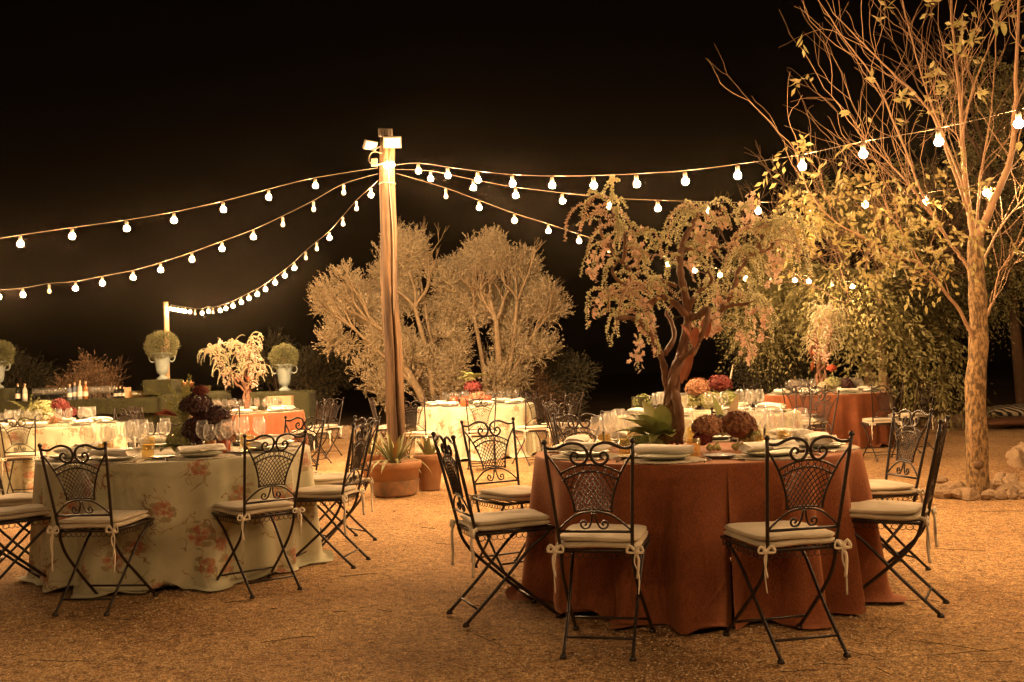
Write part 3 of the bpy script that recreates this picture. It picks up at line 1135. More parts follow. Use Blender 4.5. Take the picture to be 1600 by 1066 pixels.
# ------------------------------------------------------------------ tables and cloths
def cloth_mesh(seed, m_, folds, soft=1.0, n=240):
    rnd = random.Random(seed)
    fs = [(rnd.choice(folds), rnd.random() * 6.28, rnd.uniform(.5, 1)) for _ in range(5)]
    V, UV = [], []
    H = .752
    rings = [0, .3, .6, .8, .88, .905, .915]
    prof = []
    for r in rings:
        prof.append((r, H, 0))
    prof.append((.921, H - .006, 0.0))
    prof.append((.925, H - .02, .02))
    for i in range(1, 17):
        t = i / 16
        prof.append((.926 + .022 * t, H - .02 - (H - .035) * t, t))
    prof.append((.962, .012, 1.04))
    prof.append((.985, .004, 1.1))
    for (r, z, t) in prof:
        for k in range(n + 1):
            a = 2 * pi * k / n
            q = 0
            for (fr, ph, am) in fs:
                q += am * sin(fr * a + ph + .5 * sin(2 * a + ph) + .35 * t * sin(3 * a + ph))
            q = q / 2.2
            q = math.tanh(q * 1.9)
            q2 = (a / (2 * pi) * folds[0] * 1.5 + .12 * sin(3 * a + seed))
            tt = max(0, t)
            amp = soft * .060 * min(1.05, tt) ** .75 if t > 0 else 0
            crease = math.exp(-((q2 % 1) - .5) ** 2 * 60) if t > 0 else 0
            rr = r + amp * q - soft * .030 * tt * crease
            zz = z
            if t > .95:
                zz = z + max(0, .035 * (t - .95) / .1 * max(0, sin(5 * a + seed) * sin(13 * a + seed)))
                rr += .03 * (t - .95) / .1 * sin(7 * a + seed * 2)
            V.append((rr * cos(a), rr * sin(a), zz))
            s_ = r if t == 0 else .915 + (H - z) + (.0 if t <= 1 else (t - 1) * .5)
            UV.append((a * .95, -s_) if t > 0 or r > .9 else (1.0 + r * cos(a), 2 + r * sin(a)))
    Fc = []
    w_ = n + 1
    for i in range(len(prof) - 1):
        for k in range(n):
            Fc.append((i * w_ + k, i * w_ + k + 1, (i + 1) * w_ + k + 1, (i + 1) * w_ + k))
    me = bpy.data.meshes.new('tablecloth')
    me.from_pydata(V, [], [f[::-1] for f in Fc])
    uvl = me.uv_layers.new(name='UVMap')
    li = np.empty(len(me.loops), dtype=np.int32)
    me.loops.foreach_get('vertex_index', li)
    uvl.data.foreach_set('uv', np.array(UV, dtype=np.float32)[li].ravel())
    me.polygons.foreach_set('use_smooth', [True] * len(me.polygons))
    me.materials.append(m_)
    return me


TBL_M = MB().lathe([(.001, 0), (.90, 0), (.905, .012), (.90, .024), (.001, .024)], 40).mesh('tabletop', M['card'])
LEG_M = MB().tube([(0, 0, 0), (0, 0, .715)], .018, 8).mesh('leg', M['iron'])
DESC = {'T1': 'foreground right', 'T2': 'foreground left', 'T3': 'far left by the frame edge', 'T4': 'far left under a blossom tree', 'T5': 'before the olive trees', 'T6': 'far right under a blossom tree', 'T7': 'behind the foreground rust table'}
for i, (k, (c, kind, nm)) in enumerate(TABLES.items()):
    t = thing('round_table', 'round banquet table hidden under a floor-length %s cloth, %s' % ('rust red' if kind == 'rust' else 'pale floral', DESC[k]), 'table', c, group='round banquet tables')
    o = obj('tabletop', TBL_M, t)
    o.location = (0, 0, .722)
    for a in range(4):
        l = obj('leg', LEG_M, t)
        l.location = (.6 * cos(a * pi / 2 + .7), .6 * sin(a * pi / 2 + .7), .004)
    me = cloth_mesh(i + 3, M['rust_cloth' if kind == 'rust' else 'floral_cloth'], (7, 9, 11, 14, 17) if k == 'T1' else (11, 14, 17, 21, 26), 1.95 if k == 'T1' else 1.15)
    cl = obj('tablecloth', me)
    cl.location = c
    cl.rotation_euler = (0, 0, i * .9 - pi * .5 + (2.4 if k == 'T2' else 0))
    cl.scale = (.94, .94, 1)
    o.scale = (.94, .94, 1)
    tag(cl, '%s tablecloth falling in folds to the gravel, %s' % ('rust velvet' if kind == 'rust' else 'pale blossom-printed', DESC[k]), 'tablecloth', 'floor-length tablecloths')

# ------------------------------------------------------------------ tableware
def wine_glass_mesh(h=.215, r=.040, name='wine_glass'):
    k = h / .215
    P = [(.032, .0), (.033, .002), (.012, .006), (.0045, .012), (.0038, .05), (.0042, .092 * k), (.012, .100 * k), (.026, .110 * k), (.037 * r / .04, .128 * k), (.041 * r / .04, .150 * k), (.038 * r / .04, .178 * k), (.032 * r / .04, h), (.0312 * r / .04, h)]
    return MB().lathe(P, 18).mesh(name, M['glass'])


WG = wine_glass_mesh()
WG2 = wine_glass_mesh(.19, .036)
BOWL_W = MB().lathe([(.001, .002), (.030, .002), (.036, .02), (.038, .09), (.0365, .0905)], 18).mesh('tumbler', M['tumbler'])
PLATE = MB().lathe([(.001, .003), (.085, .003), (.10, .006), (.128, .017), (.131, .020), (.129, .022), (.10, .011), (.08, .008), (.001, .008)], 32).mesh('plate', M['plate'])
SIDE = MB().lathe([(.001, .002), (.05, .002), (.082, .014), (.084, .017), (.055, .008), (.001, .007)], 28).mesh('side_plate', M['china'])


def doily_mesh():
    mb = MB()
    n = 72
    V, Fc = [], []
    for (r, z, sc) in ((.001, .0035, 0), (.12, .0045, 0), (.165, .005, .01), (.19, .005, .05), (.192, .001, .05)):
        for k in range(n):
            a = 2 * pi * k / n
            rr = r * (1 + sc * abs(sin(9 * a)))
            V.append((rr * cos(a), rr * sin(a), z + .0015 * (k % 2)))
    for i in range(4):
        for k in range(n):
            l = (k + 1) % n
            Fc.append((i * n + k, i * n + l, (i + 1) * n + l, (i + 1) * n + k))
    return mb.add(V, Fc).mesh('placemat', M['doily'])


DOILY = doily_mesh()


def napkin_mesh():
    mb = MB()
    pts, rs = [], []
    N = 14
    for i in range(N):
        x = -.14 + .28 * i / (N - 1)
        pts.append((x, .01 * sin(x * 14), .046 + .003 * sin(x * 20)))
        rs.append(.037 if 0 < i < N - 1 else .032)
    V = []
    n = 16
    for i, (p, r) in enumerate(zip(pts, rs)):
        for k in range(n):
            a = 2 * pi * k / n
            rr = r * (1 + .10 * sin(3 * a + p[0] * 12) + .05 * sin(7 * a))
            V.append((p[0] + (.006 * sin(2 * a) if i in (0, N - 1) else 0), p[1] + 1.75 * rr * cos(a), p[2] - .008 + .62 * rr * sin(a)))
    Fc = [(i * n + k, i * n + (k + 1) % n, (i + 1) * n + (k + 1) % n, (i + 1) * n + k) for i in range(N - 1) for k in range(n)]
    mb.add(V, Fc)
    # recessed spiral ends and a loose flap
    for i in (0, N - 1):
        p = pts[i]
        q = .010 if i == 0 else -.010
        C = (p[0] + q, p[1], p[2] - .012)
        b0 = len(mb.v)
        mb.v.append(C)
        for k in range(n):
            f = (i * n + k, i * n + (k + 1) % n, b0)
            mb.f.append(f)
    fl = []
    for i in range(8):
        x = -.02 + .145 * i / 7
        for j in range(5):
            y = -.045 - .03 * j / 4 + .004 * sin(i)
            fl.append((x, y, .030 + .012 * (1 - j / 4) + .003 * sin(i * 1.3 + j)))
    mb.add(fl, [(i * 5 + j, i * 5 + j + 1, (i + 1) * 5 + j + 1, (i + 1) * 5 + j) for i in range(7) for j in range(4)])
    return mb.mesh('napkin', M['napkin'])


NAP = napkin_mesh()


def fork_mesh():
    mb = MB()
    mb.tube([(0, -.10, .003), (0, -.02, .004), (0, .04, .006)], [.006, .0035, .003], 5, flat=.4)
    mb.box((0, .055, .006), (.020, .03, .002))
    for k in range(4):
        mb.box((-.0078 + .0052 * k, .088, .005), (.0026, .04, .0018))
    return mb.mesh('fork', M['cutlery'])


def knife_mesh():
    mb = MB()
    mb.tube([(0, -.11, .003), (0, .0, .004)], [.006, .0055], 6, flat=.5)
    mb.add([(-.008, 0, .003), (.006, 0, .003), (.008, .05, .003), (.004, .11, .003), (-.008, .10, .003), (-.008, 0, .005), (.006, 0, .005), (.008, .05, .005), (.004, .11, .005), (-.008, .10, .005)], [(4, 3, 2, 1, 0), (5, 6, 7, 8, 9), (0, 1, 6, 5), (1, 2, 7, 6), (2, 3, 8, 7), (3, 4, 9, 8), (4, 0, 5, 9)])
    return mb.mesh('knife', M['cutlery'])


FORK, KNIFE = fork_mesh(), knife_mesh()
ZT_ = .7535
DIRS = {0: 'front', 1: 'front right', 2: 'right', 3: 'back right', 4: 'back', 5: 'back left', 6: 'left', 7: 'front left'}


def dirname(a):
    return DIRS[int(round((a % 360) / 45)) % 8]


def put(name, me, label, cat, p, rz=0, group=None, sc=1.0):
    o = obj(name, me)
    o.location = p
    o.rotation_euler = (0, 0, rz)
    o.scale = (sc,) * 3
    return tag(o, label, cat, group)


ORD = ['leftmost', 'second from left', 'middle', 'second from right', 'rightmost']


def setting(tb, off, clusters, near):
    c, kind, nm = TABLES[tb]
    seen = set()
    for k in range(8):
        ang = off + 45 * k
        a = radians(ang)
        dn = dirname(ang)
        if dn in seen:
            dn = dn + ' outer'
        seen.add(dn)

        def at(r, lat, z=ZT_):
            r = r * .95
            return (c.x + r * sin(a) + lat * cos(a), c.y - r * cos(a) + lat * sin(a), z)
        if W_x(at(.67, 0)) < -60:
            continue
        put('placemat', DOILY, 'round crocheted placemat at the %s place of %s' % (dn, nm), 'placemat', at(.70, 0), a, 'crocheted placemats')
        put('plate', PLATE, 'pale stoneware plate at the %s place of %s' % (dn, nm), 'plate', at(.70, 0, ZT_ + .006), a, 'stoneware plates')
        put('napkin', NAP, 'rolled cream napkin at the %s place of %s' % (dn, nm), 'napkin', at(.70, 0, ZT_ + .016), a + random.uniform(-.25, .25) + (pi if k % 3 == 0 else 0), 'rolled napkins')
        if near:
            put('fork', FORK, 'metal fork left of the plate at the %s place of %s' % (dn, nm), 'fork', at(.70, -.215), a, 'forks')
            put('knife', KNIFE, 'metal knife right of the plate at the %s place of %s' % (dn, nm), 'knife', at(.70, .215), a, 'knives')
            put('side_plate', SIDE, 'small patterned side plate inside the %s place of %s' % (dn, nm), 'plate', at(.56, .27 if k else .24), a, 'patterned side plates')
            put('tumbler', BOWL_W, 'amber tinted tumbler inside the %s place of %s' % (dn, nm), 'tumbler', at(.50, .10), a, 'amber tumblers')
    for ci, (ang, r, n) in enumerate(clusters):
        a = radians(ang)
        cx, cy = c.x + r * sin(a), c.y - r * cos(a)
        L = []
        for j in range(n):
            q = 2 * pi * j / n + ang
            rr = .065 if n < 5 else .095
            L.append((cx + rr * cos(q) * 1.15 + random.gauss(0, .006), cy + rr * sin(q) + random.gauss(0, .006), j % 2))
        L.sort()
        for j, (x, y, kk) in enumerate(L):
            nmj = ORD[j] if n == 5 else {1: ['single'], 2: ['left', 'right'], 3: ['left', 'middle', 'right'], 4: ['leftmost', 'second from left', 'third from left', 'rightmost']}[n][j]
            put('wine_glass', WG2 if kk else WG, '%s wine glass of the %s cluster on %s' % (nmj, dirname(ang) if near or True else '', nm), 'wine glass', (x, y, ZT_), random.random(), 'empty wine glasses on the tables')


def W_x(p):
    v = Vector(p) - CAM
    X, Y, Z = v.dot(_r), v.dot(_u), v.dot(_f)
    return 800 + F_PX * X / Z


setting('T1', -22, [(-105, .42, 5), (100, .38, 5), (-140, .55, 4), (135, .55, 5), (182, .5, 4), (62, .52, 3)], True)
setting('T2', -15, [(-8, .52, 2), (-95, .38, 5), (50, .44, 4), (100, .45, 5), (182, .52, 3), (-140, .5, 5), (-60, .5, 4)], True)
for tb in ('T3', 'T4', 'T5', 'T6', 'T7'):
    setting(tb, 11, [(a, .46, 4) for a in (-45, 0, 45, 90, 135, 180, -135, -90)] if tb != 'T5' else [(-60, .45, 4), (-20, .5, 3), (30, .45, 4), (75, .55, 2), (120, .5, 4), (200, .5, 4)], False)

# ------------------------------------------------------------------ flowers
def floret_head(c, r, mt, name, parent, n=340, sq=.85):
    """hydrangea head: many four-petal florets over a dome"""
    D = rnd_unit(n)
    D[:, 2] = np.abs(D[:, 2]) * 1.0 - .25
    D = unit(D)
    C = np.array(c)[None] + D * np.array([r, r, r * sq])[None] * (0.88 + .16 * RNG.random((n, 1)))
    Vs, Fs = [], []
    b = 0
    t1 = unit(np.cross(D, rnd_unit(n)))
    t2 = np.cross(D, t1)
    for k in range(4):
        a = k * pi / 2
        dr = unit(t1 * cos(a) + t2 * sin(a) + D * .35)
        V, Fq = diamonds(C, dr, D, r * .17, r * .15)
        Vs.append(V)
        Fs.append(Fq + b)
        b += len(V)
    o = obj(name, mesh_np(name, np.concatenate(Vs), np.concatenate(Fs), mt, False), parent, None)
    core = MB().ball(c, r * .74, 10, 7, (1, 1, sq)).build('core', mt, o)
    return o


def broad_leaf(parent, base, direction, length, width, droop, mt, name='leaf'):
    d = Vector(direction).normalized()
    side = d.cross(Vector((0, 0, 1)))
    if side.length < .05:
        side = Vector((1, 0, 0))
    side.normalize()
    V = []
    n = 9
    p = Vector(base)
    dd = d.copy()
    for i in range(n + 1):
        t = i / n
        w_ = width * (sin(pi * min(1, t * .93 + .07)) ** .8) * (1 - .15 * t)
        up = side.cross(dd)
        V += [p - side * w_ * .5 + up * w_ * .18, p, p + side * w_ * .5 + up * w_ * .18]
        p = p + dd * (length / n)
        dd = (dd + Vector((0, 0, -droop / n))).normalized()
    Fc = []
    for i in range(n):
        for k in range(2):
            a = i * 3 + k
            Fc.append((a, a + 1, a + 4, a + 3))
    return MB().add(V, Fc).build(name, mt, parent)


def fern_spray(parent, base, n, h, spread, mt, name='fern_frond'):
    for i in range(n):
        a = random.random() * 6.28
        lean = random.uniform(.1, spread)
        pts = []
        for k in range(8):
            t = k / 7
            pts.append(np.array([base[0] + cos(a) * lean * t * t * h, base[1] + sin(a) * lean * t * t * h, base[2] + h * t * (1 - .25 * t * lean) * random.uniform(.97, 1.03)]))
        P = np.array(pts)
        m_ = 150
        u = RNG.random(m_) ** .8 * 7
        i0 = np.clip(u.astype(int), 0, 6)
        C = P[i0] + (P[i0 + 1] - P[i0]) * (u - i0)[:, None]
        D = unit(rnd_unit(m_) + np.array([0, 0, .5]))
        V, Fq = diamonds(C, D, rnd_unit(m_), h * .16 * (1.15 - u / 7), h * .018)
        obj(name, mesh_np(name, V, Fq, mt, False), parent)


def grapes(parent, c, n, r=.015):
    for i in range(n):
        a = random.random() * 6.28
        q = .035 * random.random() ** .5
        g = MB().ball((c[0] + q * cos(a), c[1] + q * sin(a) * .7, c[2] + .014 + .02 * random.random()), r * random.uniform(.85, 1.1), 8, 6)
        g.build('grape', M['grape'], parent)


c = TABLES['T1'][0]
A1 = W(1056, 694, 5.45)
tb_ = Vector((A1.x, A1.y, ZT_))
t = thing('flower_arrangement', 'low arrangement of broad green leaves, rusty hydrangeas and grapes round the blossom tree trunk', 'flowers', tb_)
for (x, y, z, r, m_) in ((.15, -.14, .12, .080, 'hyd_rust'), (.32, -.10, .12, .095, 'hyd_burg'), (-.14, -.12, .03, .06, 'fern'), (-.22, -.06, .03, .06, 'hyd_green'), (.24, .06, .12, .07, 'dark_bloom'), (.12, -.14, .06, .05, 'hyd_red'), (.40, -.02, .06, .06, 'hyd_green')):
    floret_head((x, y, z), r, M[m_], 'hydrangea', t)
grapes(t, (.16, -.22, 0), 7)
grapes(t, (.30, -.19, .0), 5)
for k in range(26):
    a = radians(115 + 6.5 * k)
    el = random.uniform(.3, 2.6)
    broad_leaf(t, (-.06 + .05 * cos(a), .05 * sin(a), .02 + .06 * random.random()), (cos(a), sin(a), el), random.uniform(.16, .27), random.uniform(.07, .11), random.uniform(.6, 1.6), M['green_leaf'] if k % 4 else M['fern'])
broad_leaf(t, (.33, .02, .08), (.15, -.1, 1), .22, .17, -.3, M['shell'], 'cream_petal')
broad_leaf(t, (.26, .04, .06), (-.2, .1, 1), .24, .15, -.2, M['green_leaf'])

c = TABLES['T2'][0]
p = W(310, 708, 6.65)
t = thing('flower_arrangement', 'tall arrangement of burgundy foliage, coral flower and asparagus fern on the foreground floral table', 'flowers', (p.x, p.y, ZT_))
for (x, y, z, r, m_) in ((.0, -.02, .30, .105, 'dark_bloom'), (.02, .0, .14, .12, 'dark_bloom'), (.12, .0, .22, .095, 'dark_bloom'), (.15, .03, .08, .09, 'hyd_rust'), (-.12, .0, .08, .085, 'hyd_green'), (.06, -.08, .08, .08, 'dark_bloom'), (.03, -.02, .40, .05, 'hyd_red')):
    floret_head((x, y, z), r, M[m_], 'bloom', t)
fern_spray(t, (-.10, .06, .10), 6, .42, .8, M['fern'])
for k in range(7):
    broad_leaf(t, (-.13, -.03, .24), (-1, random.uniform(-.3, .3), random.uniform(.2, .7)), random.uniform(.10, .17), .045, .3, M['orange_bloom'], 'petal')
for k in range(6):
    a = k
    broad_leaf(t, (-.12, -.05, .04), (cos(a), sin(a) - .5, .3), .16, .07, .8, M['green_leaf'])

p = W(72, 662, 12.3)
t = thing('flower_arrangement', 'arrangement of green hydrangeas with deep red blooms on the far left floral table', 'flowers', (p.x, p.y, ZT_))
for (x, y, z, r, m_) in ((-.13, 0, .12, .14, 'hyd_green'), (.0, -.04, .20, .14, 'hyd_green'), (.17, 0, .24, .11, 'hyd_red'), (.27, .02, .15, .10, 'hyd_red'), (.08, -.08, .09, .11, 'hyd_cream'), (-.24, .02, .10, .09, 'fern'), (.15, -.1, .08, .08, 'hyd_rust')):
    floret_head((x, y, z), r, M[m_], 'hydrangea', t, 280)
fern_spray(t, (-.2, 0, .05), 4, .36, .9, M['fern'])

p = W(740, 628, 14.8)
t = thing('flower_arrangement', 'red hydrangea with trailing green leaves on the floral table before the olive trees', 'flowers', (p.x, p.y, ZT_))
for (x, y, z, r, m_) in ((0, 0, .26, .13, 'hyd_red'), (-.05, .02, .40, .09, 'hyd_green'), (.05, 0, .12, .12, 'hyd_rust')):
    floret_head((x, y, z), r, M[m_], 'hydrangea', t, 240)
for k in range(10):
    a = k * .63
    broad_leaf(t, (0, 0, .38), (cos(a), sin(a) * .6, random.uniform(.4, 1.4)), random.uniform(.18, .32), .10, .9, M['fern'])
JAR = MB().lathe([(.001, 0), (.05, 0), (.055, .01), (.055, .11), (.04, .13), (.038, .13)], 12).mesh('candle_jar', M['red_glass'])
for k, (px, tb, nm, lab) in enumerate([(710, 'T5', 14.5, 'left'), (726, 'T5', 14.35, 'middle'), (762, 'T5', 14.5, 'right')]):
    q = W(px, 640, nm)
    put('candle_jar', JAR, '%s red glass candle jar on the floral table before the olives' % lab, 'candle jar', (q.x, q.y, ZT_), 0, 'red candle jars', 1.1)
for k, (px, d, lab) in enumerate([(330, 6.5, 'left'), (352, 6.45, 'right')]):
    q = W(px, 700, d)
    put('candle_jar', JAR, '%s small amber candle jar beside the burgundy foliage on the foreground floral table' % lab, 'candle jar', (q.x, q.y, ZT_), 0, 'red candle jars', .62)

p = W(1302, 612, 14.3)
t = thing('flower_arrangement', 'coral protea above green hydrangea and dark blooms on the far right rust table', 'flowers', (p.x, p.y, ZT_))
for (x, y, z, r, m_) in ((0, 0, .14, .12, 'hyd_green'), (.18, 0, .12, .11, 'dark_bloom'), (-.14, -.02, .10, .09, 'hyd_cream'), (-.01, .0, .36, .07, 'orange_bloom')):
    floret_head((x, y, z), r, M[m_], 'bloom', t, 240)

p = W(1112, 640, 9.4)
t = thing('flower_arrangement', 'orange and red hydrangeas with pink spike on the floral table behind the rust one', 'flowers', (p.x, p.y, ZT_))
for (x, y, z, r, m_) in ((-.12, 0, .24, .12, 'hyd_rust'), (.08, 0, .27, .115, 'hyd_red'), (-.02, -.06, .12, .12, 'hyd_green'), (.14, -.05, .13, .10, 'green_leaf'), (-.2, .02, .12, .09, 'hyd_green')):
    floret_head((x, y, z), r, M[m_], 'hydrangea', t, 280)
broad_leaf(t, (.18, 0, .25), (.2, 0, 1), .22, .05, -.1, M['blossom'], 'flower_spike')
for k in range(6):
    broad_leaf(t, (.1, -.04, .1), (cos(k), sin(k), .5), .2, .09, .9, M['green_leaf'])
p = W(1005, 640, 9.7)
t = thing('moss_block', 'clipped cube of green moss left of the hydrangeas on the middle floral table', 'moss cube', (p.x, p.y, ZT_))
mb = MB().box((0, 0, .09), (.16, .16, .18), .4)
mb.build('block', M['hedge'], t, False)
floret_head((0, 0, .12), .095, M['green_leaf'], 'moss_top', t, 160)

# ------------------------------------------------------------------ twisted blossom tree
def wobble(P, amp, seed):
    rnd = random.Random(seed)
    return [Vector(p) + Vector((rnd.gauss(0, amp), rnd.gauss(0, amp), rnd.gauss(0, amp))) for p in P]


BT = W(1056, 694, 5.45)
BT.z = ZT_


def zp(x, y, dy=0.0):
    """point of the zoomed view of the tree -> local coordinates of the tree"""
    v = W(880 + x / 2.48, 270 + y / 2.48, 5.45 + dy) - BT
    return v


def make_blossom_tree():
    t = thing('blossom_tree', 'large twisted tree centrepiece hung with pale garlands and pink blossom on the foreground rust table', 'blossom tree', BT, group='blossom tree centrepieces on the tables')
    br = [
        ([(430, 1046, 0), (427, 980, 0), (418, 900, .0), (428, 830, -.03), (440, 760, -.03), (465, 690, 0), (478, 610, .02), (484, 540, .0), (470, 460, -.04), (455, 390, -.06), (452, 330, -.04), (468, 262, .0), (500, 200, .04), (520, 160, .08)], .040, .014),
        ([(418, 1040, .03), (405, 960, .04), (412, 880, .07), (398, 800, .05), (388, 740, .0), (352, 650, -.06), (310, 590, -.12), (262, 562, -.16), (205, 566, -.2)], .030, .012),
        ([(445, 1040, -.02), (452, 960, -.05), (440, 880, -.07), (424, 820, -.02), (430, 760, .06), (455, 720, .08), (500, 700, .1), (520, 650, .12), (545, 600, .12), (600, 545, .14), (640, 490, .16), (668, 430, .18), (680, 380, .2), (720, 325, .2), (755, 290, .2), (772, 240, .2)], .030, .012),
        ([(484, 560, .0), (440, 512, -.02), (380, 480, .05), (330, 510, .08), (290, 510, .1), (258, 480, .1), (246, 440, .12), (262, 400, .12), (250, 365, .1), (215, 335, .1), (180, 290, .12), (148, 235, .12), (142, 180, .14)], .022, .008),
        ([(235, 350, .1), (240, 290, .08), (238, 240, .06), (205, 185, .06), (185, 130, .06)], .014, .006),
        ([(480, 540, 0), (505, 490, -.06), (530, 455, -.12), (575, 420, -.15), (560, 380, -.18)], .018, .007),
        ([(600, 540, .14), (650, 515, .08), (710, 508, .05), (760, 480, .0)], .015, .006),
        ([(458, 292, .0), (520, 296, .05), (600, 288, .1)], .014, .008),
        ([(735, 305, .2), (790, 300, .25), (830, 270, .25)], .016, .008),
        ([(395, 700, .0), (430, 640, .1), (420, 580, .2), (400, 540, .25), (440, 500, .3)], .018, .008),
        ([(500, 560, .0), (530, 550, -.08), (560, 530, -.12), (550, 600, -.14), (500, 690, -.1), (455, 720, -.05)], .022, .012),
        ([(250, 440, .12), (215, 420, .05), (190, 380, .0), (215, 340, 0)], .010, .006),
        ([(360, 410, -.06), (400, 425, -.03), (440, 440, -.04)], .012, .010),
    ]
    paths = []
    tr = MB()
    for i, (P, r0, r1) in enumerate(br):
        pts = smooth_path([zp(x, y, dy) for x, y, dy in P], 5)
        n = len(pts)
        rs = [(r0 + (r1 - r0) * (k / (n - 1)) ** .7) * (1 + .12 * sin(k * 1.7 + i) + .06 * sin(k * 4.1)) for k in range(n)]
        if i < 3:
            tr.tube(pts, rs, 9)
        else:
            mb = MB()
            mb.tube(pts, rs, 8)
            mb.build('branch', M['blossom_wood'], t)
        paths.append(pts)
    # twisted strands hugging the trunk
    for s in range(4):
        pts = []
        for k in range(34):
            z = k / 33
            q = paths[0][min(len(paths[0]) - 1, int(z * 30))]
            a = s * 1.6 + z * 7
            pts.append(q + Vector((cos(a), sin(a), 0)) * (.042 - .02 * z))
        tr.tube(pts, [.013 - .005 * k / 33 for k in range(34)], 6)
    tr.build('trunk', M['blossom_wood'], t)

    rnd = random.Random(5)

    def garland(start, out, L, mt, leafr, pitch=.0085):
        pts = []
        p = Vector(start)
        d = Vector(out)
        d = Vector((d.x, d.y, d.z + .35)).normalized()
        step = .012
        n = int(L / step)
        for k in range(n):
            pts.append(p.copy())
            p = p + d * step
            g = .10 + .05 * rnd.random()
            d = (d + Vector((rnd.gauss(0, .06), rnd.gauss(0, .06), -g))).normalized()
        if len(pts) < 3:
            return
        P = np.array([tuple(q) for q in pts])
        m_ = int(L / pitch) * 2
        u = np.linspace(0, len(P) - 1.01, m_)
        i0 = u.astype(int)
        C = P[i0] + (P[i0 + 1] - P[i0]) * (u - i0)[:, None]
        T = unit(P[i0 + 1] - P[i0])
        D = unit(np.cross(T, rnd_unit(m_)) + T * .3)
        V, Fq = diamonds(C, D, T, leafr * (1.9 * (.7 + .5 * RNG.random(m_))), leafr * 1.5, .3)
        g = obj('garland', mesh_np('garland', V, Fq, mt, False), t)
        MB().tube(pts[::3] + [pts[-1]], .0018, 3).build('stem', M['dark_bark'], g)
    for i, pts in enumerate(paths):
        if i == 0:
            rng_ = range(int(len(pts) * .72), len(pts), 3)
        elif i in (1, 2):
            rng_ = range(int(len(pts) * .60), len(pts), 3)
        elif i in (10, 9):
            continue
        else:
            rng_ = range(len(pts) // 4, len(pts), 4)
        for k in rng_:
            for q in range(2 if i in (2, 0, 8, 4) else 1):
                a = rnd.random() * 6.28
                garland(pts[k], (cos(a), sin(a), .3), rnd.uniform(.15, .42), M['garland_leaf'], .0085)
    # ends: arching sprays
    for (x, y, dy, n, spread) in ((185, 120, .06, 9, 1), (520, 160, .08, 12, 1), (772, 215, .2, 14, 1), (830, 250, .25, 12, 1), (145, 180, .14, 6, 1), (260, 250, .05, 7, 1), (600, 288, .1, 5, 1), (200, 470, .0, 8, 1), (330, 330, .0, 6, 1), (880, 200, .22, 7, 1), (400, 260, 0, 5, 1), (650, 190, .15, 7, 1), (340, 470, -.05, 7, 1), (230, 540, -.1, 6, 1), (600, 600, .1, 5, 1), (640, 480, .1, 6, 1), (740, 500, .1, 6, 1)):
        for k in range(n):
            a = rnd.random() * 6.28
            s = zp(x + rnd.gauss(0, 22), y + rnd.gauss(0, 14), dy + rnd.gauss(0, .06))
            garland(s, (cos(a), sin(a) * .7, rnd.uniform(.1, .9)), rnd.uniform(.14, .40), M['garland_leaf'] if rnd.random() < .6 else M['blossom_pale'], .009)
    # pink blossom clusters
    cl = [(300, 600, 0), (325, 570, 0), (140, 500, 0), (120, 350, 0), (118, 380, 0), (270, 330, 0), (275, 280, 0), (290, 720, 0), (295, 690, 0), (540, 270, 0), (548, 250, 0), (560, 600, 0), (535, 615, 0), (590, 590, 0), (820, 330, .2), (812, 380, .2), (808, 410, .2), (740, 550, .1), (790, 555, .1), (710, 660, .1), (725, 690, .1), (700, 640, .1), (765, 630, .1), (715, 120, .2), (730, 140, .2), (300, 520, 0), (600, 500, .1), (120, 520, 0), (520, 240, 0), (500, 350, 0), (340, 610, 0), (370, 440, 0), (160, 290, 0), (265, 450, 0), (620, 180, .1), (840, 330, .2), (560, 180, .1)]
    for (x, y, dy) in cl:
        m_ = M['blossom'] if y > 450 or x < 300 else (M['blossom'] if rnd.random() < .6 else M['blossom_pale'])
        c0 = np.array(tuple(zp(x, y, dy + rnd.gauss(0, .05))))
        nf = 13
        C = c0[None] + RNG.normal(size=(nf, 3)) * np.array([.020, .020, .036])
        N_ = rnd_unit(nf)
        t1 = unit(np.cross(N_, rnd_unit(nf)))
        t2 = np.cross(N_, t1)
        Vs, Fs, b = [], [], 0
        for q in range(5):
            a = q * 2 * pi / 5
            V, Fq = diamonds(C, unit(t1 * cos(a) + t2 * sin(a) + N_ * .4), N_, .021, .018)
            Vs.append(V)
            Fs.append(Fq + b)
            b += len(V)
        obj('blossom_cluster', mesh_np('blossom_cluster', np.concatenate(Vs), np.concatenate(Fs), m_, False), t, 'stuff')
    # rust coloured drooping petals
    for (x, y, L) in ((500, 700, .16), (490, 730, .14), (455, 590, .1), (555, 560, .12), (515, 600, .12)):
        broad_leaf(t, zp(x, y, -.1), (rnd.uniform(-.5, .5), -.3, -.8), L, .06, .4, M['rust_bird'], 'petal')
    return t


BTREE = make_blossom_tree()
p = W(385, 634, 14.9)
copy_tree(BTREE, (p.x, p.y, ZT_), 2.5, 'smaller blossom tree centrepiece rising from the far left rust table beside the urn', scale=.80)
p = W(1284, 606, 14.6)
copy_tree(BTREE, (p.x, p.y, ZT_), -1.9, 'blossom tree centrepiece on the far right rust table against the leafy trees', scale=.92)

